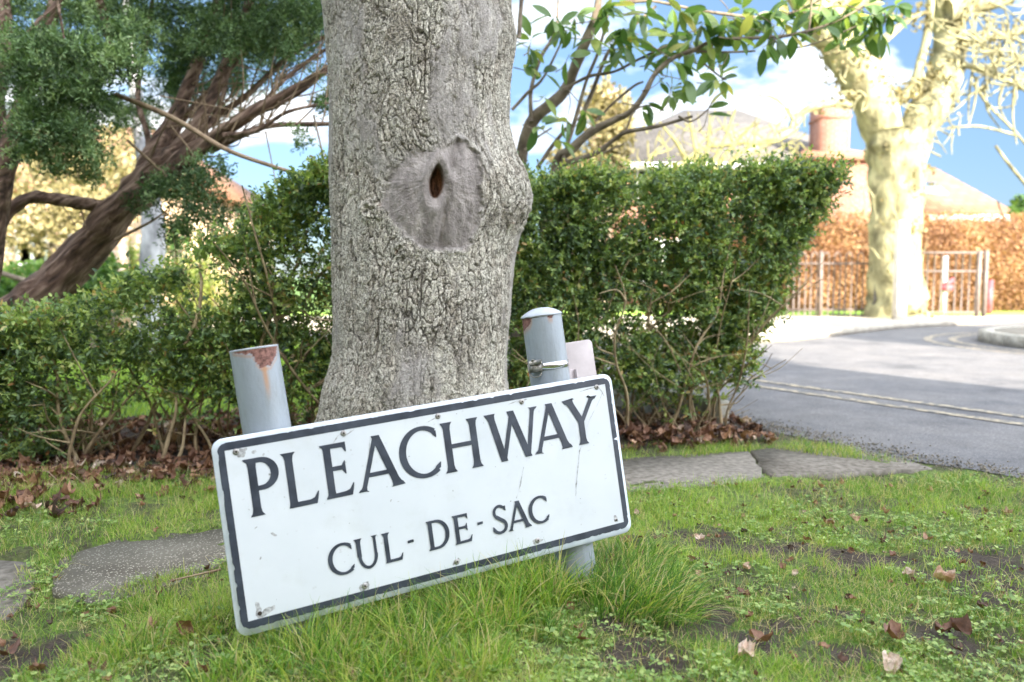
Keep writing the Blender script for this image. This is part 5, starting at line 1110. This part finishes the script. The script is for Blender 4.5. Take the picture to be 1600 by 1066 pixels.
mb = MB(); xg0, xg1 = x_at(1416, YR), x_at(1536, YR)
for z_ in (0.16, z_at(424, YR), z_at(395, YR)): mb.box(((xg0 + xg1) / 2, YR, z_), (xg1 - xg0, 0.03, 0.03))
for x in np.linspace(xg0 + 0.12, xg1 - 0.1, 10): mb.tube([(x, YR, 0.1), (x, YR, z_at(395, YR))], [0.013] * 2, 6)
keep(mb.build('bars', M['railing']), gt); mb = MB()
for px in (1418, 1530, 1541): mb = MB(); mb.box((x_at(px, YR), YR, 0.6), (0.055, 0.06, 1.15)); keep(mb.build('upright', M['railing']), gt)
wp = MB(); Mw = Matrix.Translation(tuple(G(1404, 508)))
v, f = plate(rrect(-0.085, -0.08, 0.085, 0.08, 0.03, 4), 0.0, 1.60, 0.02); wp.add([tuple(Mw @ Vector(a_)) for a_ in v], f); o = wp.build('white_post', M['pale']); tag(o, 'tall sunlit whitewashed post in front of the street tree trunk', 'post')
mb = MB()
for k_ in range(4): mb.box((x_at(1369 + k_ * 4, 12.9), 12.9 + k_ * .02, 0.52), (0.03, 0.03, 0.98 - 0.03 * k_))
mb.box((x_at(1375, 12.9), 12.95, 0.75), (0.16, 0.02, 0.05)); mb.box((x_at(1375, 12.9), 12.95, 0.3), (0.16, 0.02, 0.05))
o = mb.build('slatted_panel', M['darkwood']); tag(o, 'short dark slatted timber panel leaning at the street tree base', 'panel')
def stake(px, py0, py1, Y_, label, extra=False):
    root = empty('garden_stake', (x_at(px, Y_), Y_, 0)); tag(root, label, 'stake'); zt = z_at(py0, Y_)
    mb = MB(); x = x_at(px, Y_)
    mb.box((x, Y_, 0.05 + zt / 2), (0.06 if extra else 0.09, 0.05, zt - 0.0)); keep(mb.build('shaft', M['red'] if not extra else M['white']), root)
    if extra:
        mb = MB(); mb.box((0, 0, 0), (0.24, 0.03, 0.08), Matrix.Translation((x + .04, Y_ - .05, zt - 0.42)) @ Matrix.Rotation(R(-35), 4, 'Y')); mb.box((0, 0, 0), (0.2, 0.03, 0.1), Matrix.Translation((x, Y_ - .09, zt - 0.5))); keep(mb.build('ribbon', M['red']), root)
stake(1477, 405, 490, 14.0, 'white stake with a faded red ribbon behind the gate', True)
stake(1549, 442, 488, 13.9, 'short faded red marker stake to the right of the gate')

# ------------------------------------------------------------------ GRASS
def blades(n, xy, h, wd, lean, seg=3, bend=0.6, r=rng):
    x, y = xy; z = gheight(x, y); n = len(x); a_ = r.uniform(0, 2 * math.pi, n); dirx, diry = np.cos(a_), np.sin(a_)
    lx = lean[0] + 0.35 * r.normal(size=n); ly = lean[1] + 0.35 * r.normal(size=n); bx = bend * (dirx * r.random(n) + lx); by = bend * (diry * r.random(n) + ly)
    fa = r.uniform(0, math.pi, n); sx, sy = np.cos(fa), np.sin(fa); rows = []
    for k_ in range(seg + 1):
        t_ = k_ / seg; ww = wd * (1 - t_**1.6) * 0.5 + (0.00012 if k_ == seg else 0)
        cx_ = x + h * bx * t_**1.7; cy_ = y + h * by * t_**1.7; cz_ = z - 0.004 + h * (t_ - 0.35 * np.hypot(bx, by) * t_**2.2)
        rows += [np.stack([cx_ - sx * ww, cy_ - sy * ww, cz_], 1), np.stack([cx_ + sx * ww, cy_ + sy * ww, cz_], 1)]
    V = np.stack(rows, 1); k_ = V.shape[1]; b0 = (np.arange(n) * k_)[:, None, None]; Q = np.array([[2 * i, 2 * i + 1, 2 * i + 3, 2 * i + 2] for i in range(seg)])[None]
    return V.reshape(-1, 3), (b0 + Q).reshape(-1, 4), seg
def grassobj(name, parts, label, cat='grass'):
    V, F, Rn, o = [], [], [], 0
    for (v, f, seg, rn) in parts: V.append(v); F.append(f + o); o += len(v); Rn.append(np.repeat(rn, seg))
    return tag(mesh(name, np.concatenate(V), [np.concatenate(F)], M['grass'], attrs={'rnd': ('FACE', np.concatenate(Rn))}), label, cat, kind='stuff')
r = np.random.default_rng(77)
n = 330000; y = 1.05 + (r.random(n)**1.5) * 2.8; x = r.uniform(-0.74, 0.74, n) * (y + 0.25)
ok = ~path_mask(x, y) & (x < road_left_x(y) - 0.03) & (y < hedge_front(x) - 0.10)
dn = (1 - 0.93 * bare(x, y)) * (0.22 + 0.78 * ss(-0.28, 0.22, fbm(x * 7, y * 7, 0, 4, 33))) * ss(-0.05, -0.35, y - hedge_front(x))
ok &= r.random(n) < dn; x, y = x[ok], y[ok]; n = len(x)
lush = ss(-0.3, 0.4, fbm(x * 3 + 5, y * 3, 0, 3, 35)); left = ss(0.3, -0.2, x)
h = (0.012 + 0.022 * r.random(n) + 0.020 * lush * r.random(n) + 0.012 * left * r.random(n)); h *= 1 + 0.3 * (y > 2.4)
col = np.clip(0.30 + 0.30 * lush + r.normal(0, 0.16, n) + 0.08 * left, 0, 0.87); dry = r.random(n) < (0.14 + 0.16 * (1 - lush)); col = np.where(dry, r.uniform(0.88, 1, n), col)
v, f, sg = blades(n, (x, y), h, r.uniform(0.0011, 0.0024, n), (0, 0), 2, 0.9, r); parts = [(v, f, sg, col)]
n_ = 16000; y = 1.15 + r.random(n_)**1.4 * 1.7; x = r.uniform(-0.72, 0.74, n_) * (y + 0.2); ok = ~path_mask(x, y) & (x < road_left_x(y)) & (fbm(x * 8, y * 8, 0, 3, 133) > -0.05); x, y = x[ok], y[ok]; n_ = len(x)
v, f, sg = blades(n_, (x, y), r.uniform(0.02, 0.05, n_), r.uniform(0.0010, 0.0018, n_), (0, 0), 3, 2.3, r); parts.append((v, f, sg, r.uniform(0.9, 1, n_)))
T_list = [(450, 1005, .08, .12, 260, -.2, 0), (520, 1020, .09, .13, 380, .1, 0), (600, 985, .10, .14, 420, -.1, -.2), (660, 1010, .10, .15, 460, .1, -.2), (700, 965, .09, .16, 380, -.2, -.1), (760, 985, .10, .18, 560, .0, -.3), (790, 940, .08, .18, 420, .0, -.1), (840, 945, .09, .19, 520, -.2, -.2),
          (880, 925, .07, .16, 360, .1, -.2), (930, 925, .08, .16, 420, .2, -.1), (970, 905, .08, .15, 420, .2, 0), (1010, 930, .09, .16, 480, .4, -.1), (1030, 965, .08, .20, 460, .8, -.5), (985, 960, .08, .18, 420, .4, -.4), (400, 1030, .1, .09, 360, 0, 0), (330, 985, .1, .07, 320, 0, 0), (250, 960, .1, .06, 260, 0, 0),
          (640, 1060, .1, .12, 380, 0, -.2), (560, 1060, .1, .12, 360, 0, -.2), (740, 1050, .09, .12, 300, 0, -.2), (350, 1060, .1, .08, 260, 0, 0), (1000, 880, .08, .12, 320, .3, 0), (200, 1020, .1, .08, 260, 0, 0), (850, 990, .05, .12, 130, .3, -.3), (925, 900, .05, .12, 200, .3, -.3), (480, 1040, .12, .11, 380, 0, 0)]
for (px, py, rad_, hh_, n_, lx, ly) in T_list:
    g0 = G(px, py); n_ = int(n_ * 0.85); rad_ = rad_ * (1.0 if px < 850 else 1.45); a_ = r.uniform(0, 2 * math.pi, n_); q_ = rad_ * np.sqrt(r.random(n_)) * 0.75; x = g0[0] + q_ * np.cos(a_); y = g0[1] + q_ * np.sin(a_)
    h = hh_ * (0.74 if px < 850 else 0.52) * r.uniform(0.4, 1.2, n_); v, f, sg = blades(n_, (x, y), h, r.uniform(0.0018, 0.0042, n_), (lx + 1.3 * q_ * np.cos(a_) / rad_ * .6, ly + 1.3 * q_ * np.sin(a_) / rad_ * .6), 5, 0.75, r)
    c_ = np.clip(r.normal(0.40 if px < 850 else 0.16, 0.26, n_), 0, 0.86); c_ = np.where(r.random(n_) < 0.24, r.uniform(0.84, 1, n_), c_); parts.append((v, f, sg, c_))
# verge grass by the hedge foot and path edges
n_ = 26000; x = r.uniform(-2.3, 1.4, n_); y = hedge_front(x) - 0.55 + r.normal(0, 0.15, n_); ok = ~path_mask(x, y) & (x < road_left_x(y)) & (fbm(x * 5, y * 5, 0, 3, 37) > -0.05); x, y = x[ok], y[ok]; n_ = len(x)
v, f, sg = blades(n_, (x, y), r.uniform(0.02, 0.07, n_), r.uniform(0.0014, 0.003, n_), (0, 0), 3, 0.7, r); parts.append((v, f, sg, np.where(r.random(n_) < .25, r.uniform(.85, 1, n_), np.clip(r.normal(.5, .2, n_), 0, .85))))
# lawn in the garden behind the thin hedge
n_ = 60000; x = r.uniform(-5.5, -0.3, n_); y = r.uniform(4.1, 8.5, n_); v, f, sg = blades(n_, (x, y), r.uniform(0.03, 0.07, n_), r.uniform(0.004, 0.008, n_), (0, 0), 2, 0.6, r); parts.append((v, f, sg, np.clip(r.normal(.6, .15, n_), 0, .85)))
grassobj('grass', parts, 'green and straw-coloured grass of the verge around the sign posts')
# clover and small weeds
n = 26000; y = 1.1 + (r.random(n)**1.4) * 1.7; x = r.uniform(-0.72, 0.74, n) * (y + 0.2)
ok = ~path_mask(x, y) & (x < road_left_x(y) - 0.02) & (fbm(x * 4 + 9, y * 4, 0, 3, 51) + 0.22 * ss(-0.2, 0.6, x) > 0.13) & (r.random(n) > 0.85 * bare(x, y)); x, y = x[ok], y[ok]; n = len(x)
c = np.stack([x, y, gheight(x, y) + r.uniform(0.004, 0.022, n)], 1); c = np.repeat(c, 3, 0); a_ = np.repeat(r.uniform(0, 6.28, n), 3) + np.tile([0, 2.1, 4.2], n)
d = np.stack([np.cos(a_), np.sin(a_), r.uniform(-.2, .5, 3 * n)], 1); s_ = np.repeat(r.uniform(0.0035, 0.012, n), 3) * r.uniform(0.7, 1.2, 3 * n)
tag(leafobj('clover', c, d, unit(np.array([0, 0, 1]) + 0.3 * r.normal(size=(3 * n, 3))), s_, s_ * 0.85, M['clover'], None, st=((0.5, 0.85), (0.85, 0.9)), fold=0.1), 'small round-leaved clover growing through the verge grass', 'weeds', kind='stuff')

# ------------------------------------------------------------------ FALLEN LEAVES
def dead_leaf_mesh(seed, size=0.07):
    r = np.random.default_rng(seed); nu, nv = 9, 7; u = np.linspace(0, 1, nu); v_ = np.linspace(-1, 1, nv); U, V = np.meshgrid(u, v_)
    wprof = np.sin(np.pi * np.clip(U, 0.03, 0.98)**0.85)**0.8 * (0.36 + 0.07 * r.random() + 0.17 * fbm(U * 5 + seed, V * 0.4, 0, 2, seed + 3)) ; x = (U - 0.5) * size; y = V * wprof * size * 0.9
    cu, cv = r.uniform(1, 5), r.uniform(3, 14); z = cu * (x**2) / size * .35 + cv * (y**2) / size * .22 * (1 + .8 * np.sin(seed + U * 4)) + 0.42 * size * fbm(U * 2.6 + seed, V * 1.6, 0, 3, seed) + 0.002
    k_ = np.arange(nu * nv).reshape(nv, nu); q_ = np.stack([k_[:-1, :-1], k_[:-1, 1:], k_[1:, 1:], k_[1:, :-1]], -1).reshape(-1, 4)
    z = z - z.min(); return np.stack([x, y, z], -1).reshape(-1, 3), q_
# mass of litter under the hedges
r = np.random.default_rng(88); V, F, Rn, o = [], [], [], 0; protos = [dead_leaf_mesh(s_, 1.0) for s_ in range(8)]
def scatter(n, xf, yf, smin, smax, hi=0.02):
    global o
    for i in range(n):
        pv, pf = protos[r.integers(8)]; s_ = r.uniform(smin, smax); x = xf(); y = yf(x)
        if path_mask(np.array(x), np.array(y)) or x > road_left_x(y) - 0.05: continue
        e = Matrix.Rotation(r.uniform(0, 6.28), 3, 'Z') @ Matrix.Rotation(r.normal(0, .5), 3, 'X') @ Matrix.Rotation(r.normal(0, .4), 3, 'Y'); e = np.array(e)
        v = (pv * s_) @ e.T + np.array([x, y, float(gheight(np.array(x), np.array(y))) + r.uniform(0.004, hi)]); V.append(v); F.append(pf + o); o += len(v); Rn.append(np.full(len(pf), np.clip(r.normal(.42, .3), 0, 1)))
scatter(1500, lambda: r.uniform(-2.4, -0.5), lambda x: float(hedge_front(x)) + r.uniform(-0.45, 0.5), 0.018, 0.05, 0.02)
scatter(700, lambda: r.uniform(-2.8, -0.5), lambda x: float(hedge_front(x)) + r.uniform(0.3, 1.05), 0.025, 0.06, 0.02)
scatter(520, lambda: r.uniform(0.2, 1.15), lambda x: float(hedge_front(x)) + r.uniform(-0.30, 0.35), 0.022, 0.06, 0.035)
scatter(110, lambda: r.uniform(-2.1, -1.3), lambda x: 2.38 + r.normal(0, .10), 0.03, 0.055, 0.03)
scatter(330, lambda: r.uniform(-2.2, -0.6), lambda x: float(hedge_front(x)) - 0.2 - abs(r.normal(0, .25)), 0.015, 0.045, 0.02)
scatter(620, lambda: r.uniform(-1.2, 1.7), lambda x: r.uniform(1.25, 2.75), 0.008, 0.024, 0.012)
tag(mesh('leaf_litter', np.concatenate(V), [np.concatenate(F)], M['dead'], attrs={'rnd': ('FACE', np.concatenate(Rn))}, smooth=True), 'drift of dead russet leaves under the hedges', 'leaf litter', kind='stuff')
FL = [(205, 752, .085, .93, 0, 'pale tan curled leaf on the grass at the left near the hedge foot'), (30, 798, .10, .85, 1, 'broad pinkish-tan leaf at the left picture edge above the path'), (262, 745, .075, .45, 2, 'crumpled red-brown leaf standing at the foot of a hedge stem'), (90, 820, .06, .4, 3, 'dark brown leaf on the moss beside the left path slab'),
      (240, 990, .055, .75, 4, 'tan leaf half sunk in grass, lower left of the sign'), (290, 1000, .06, .6, 5, 'rolled brown leaf standing in grass just left of the sign corner'), (290, 1045, .035, .5, 6, 'small red-brown leaf in the grass below the rolled brown leaf'), (150, 1052, .06, .3, 7, 'dark rust leaf in the bottom left grass'), (15, 1025, .06, .25, 8, 'dark crinkled leaf at the bottom left edge'),
      (60, 1060, .06, .55, 9, 'brown leaf in the bottom left corner'), (905, 992, .035, .78, 10, 'small orange leaf on bare soil right below the long grass tuft'), (900, 1025, .045, .5, 11, 'red leaf standing upright on bare soil below the small orange leaf'), (975, 862, .05, .65, 12, 'brown leaf in the grass at the foot of the domed post'), (1165, 1045, .075, .97, 13, 'long pale leaf lying on soil at the bottom, right of the grass tuft'),
      (1190, 1020, .07, .5, 14, 'mauve-brown torn leaf beside the long pale leaf'), (1395, 1005, .08, .42, 15, 'folded dark brown leaf on the lower right turf'), (1500, 990, .075, .2, 16, 'long curled grey-brown leaf on bare soil at the lower right'), (1475, 985, .06, .4, 17, 'crumpled brown leaf touching the long curled leaf'), (1390, 1055, .07, 1.0, 18, 'pale grey leaf at the bottom right of the turf'),
      (1335, 815, .045, .85, 19, 'small orange-tan leaf on the right turf near a brown pair'), (1295, 820, .06, .7, 20, 'tan leaf on the right turf left of the small orange one'), (1310, 830, .05, .5, 21, 'dark brown leaf on the right turf under the tan one'), (1395, 868, .03, .5, 22, 'tiny bright red-brown leaf in the middle of the right turf'), (1420, 910, .06, .98, 23, 'pale bleached leaf on the right turf above bare soil'), (1475, 915, .07, .9, 24, 'pale grey-tan leaf on bare soil right of the bleached one'),
      (1575, 800, .07, .88, 25, 'flat greyish leaf at the right picture edge'), (1260, 848, .04, .6, 26, 'round brown leaf on the right turf below the tan leaf'), (1205, 835, .03, .3, 27, 'small dark leaf in short grass right of the sign'), (1450, 850, .05, .8, 28, 'curled beige leaf near the middle right of the turf'), (1090, 855, .05, .95, 29, 'pale curled leaf in grass just right of the sign'),
      (700, 965, .05, .6, 30, 'brown curled leaf in the dark gap under the sign'), (560, 980, .03, .7, 31, 'orange leaf under the lower left edge of the sign'), (1165, 900, .045, .9, 32, 'beige leaf beside the long grass right of the domed post'), (1050, 680, .07, .45, 33, 'rust leaf at the foot of the clipped hedge'), (1000, 690, .09, .7, 34, 'large orange-brown leaf at the hedge foot right of the sign edge')]
for (px, py, s_, tone, sd_, lab) in FL:
    v, q_ = dead_leaf_mesh(sd_ + 20, s_ * 0.66); g0 = G(px, py); z0 = float(gheight(np.array(g0[0]), np.array(g0[1])))
    o_ = mesh('fallen_leaf', v, q_, M['dead'], attrs={'rnd': ('FACE', np.clip(np.full(len(q_), tone) + 0.06 * np.sin(np.arange(len(q_))), 0, 1))}, smooth=True)
    up = sd_ in (2, 5, 11); o_.location = (g0[0], g0[1], z0 + (0.026 if up else 0.008)); o_.rotation_euler = (R(70) if up else rng.normal(0, .12), rng.normal(0, .12) + (.5 if up else 0), sd_ * 1.3)
    tag(o_, lab, 'fallen leaf', 'fallen leaves on the grass')
mb = MB(); mb.tube(catmull([G(265, 908, .02), G(300, 900, .024), G(345, 890, .022)], [.002, .003, .0025], 4)[0], np.linspace(.002, .003, 9), 6); o_ = mb.build('fallen_twig', M['twig'], smooth=True); tag(o_, 'thin reddish twig lying on the speckled path slab beside the sign', 'twig')
mb = MB()
for (x_, y_) in [(60, 735), (70, 760), (95, 755), (100, 740)]:
    mb.tube(catmull([P(x_, y_ + 25, 2.7), P(x_ + 10, y_, 2.65), P(x_ + 45, y_ + 30, 2.6)], [.002, .0018, .001], 4)[0], np.linspace(.002, .001, 9), 5)
o_ = mb.build('dead_twigs', M['twig'], smooth=True); tag(o_, 'tangle of thin dead twigs poking out of the left hedge foot', 'twigs', kind='stuff')

r = np.random.default_rng(99); n = 5000; y = r.uniform(1.6, 4.6, n); x = road_left_x(y) + r.normal(0.05, 0.10, n); sz = r.uniform(0.0015, 0.006, n)
oc_ = np.array([[1, 0, 0], [-1, 0, 0], [0, 1, 0], [0, -1, 0], [0, 0, .7], [0, 0, -.7]], float); of_ = np.array([[0, 2, 4], [2, 1, 4], [1, 3, 4], [3, 0, 4], [2, 0, 5], [1, 2, 5], [3, 1, 5], [0, 3, 5]])
v = np.stack([x, y, 0.006 + sz * .4], 1)[:, None] + oc_[None] * sz[:, None, None] * r.uniform(0.6, 1.3, (n, 6, 1)); f = (np.arange(n) * 6)[:, None, None] + of_[None]
tag(mesh('grit', v.reshape(-1, 3), [f.reshape(-1, 3)], simple('grit_stone', (0.05, 0.045, 0.035), (0.30, 0.26, 0.2), 40, 0.95)), 'loose grit and crumbled tarmac along the verge edge', 'grit', kind='stuff')
# ------------------------------------------------------------------ WHAT SHADES THE FOREGROUND: unseen house and tree added behind the photographer
shade_house = empty('brick_house', (0, -8, 0)); tag(shade_house, 'unseen brick house added behind the viewpoint to shade the foreground', 'house')  # out of view, put in and sized to cast the foreground shade
mb = MB(); mb.box((-2.0, -8.0, 3.15), (23.2, 6, 6.3)); keep(mb.build('wall', M['brickwarm']), shade_house)
mb = MB(); hip(mb, -14.0, 9.9, -11.4, -4.7, 6.31, 9.0, (-11, 6.6)); keep(mb.build('roof', M['clay']), shade_house)
for x_ in (-9, -5.5, -2, 1.5, 5): 
    window(shade_house, x_, 4.0, 1.4, 1.2, -4.98); window(shade_house, x_, 1.5, 1.4, 1.3, -4.98)
shade_tree = empty('evergreen_tree', (12.4, -0.1, 0)); tag(shade_tree, 'unseen round tree placed behind the viewpoint to shadow the road', 'tree')  # out of view, placed so its crown shadow falls on the road
def f5(r, n): return np.array([12.4, -0.1, 4.8]) + unit(r.normal(size=(n, 3))) * (r.random((n, 1))**0.4) * np.array([2.3, 2.2, 1.5])
leaf_volume('foliage', f5, 16000, M['greenbush'], 0.16, shade_tree, 91); mb = MB(); mb.tube([(12.4, -0.1, 0), (12.4, -0.1, 4.4)], [.16, .09], 10); keep(mb.build('trunk', M['greybark']), shade_tree)
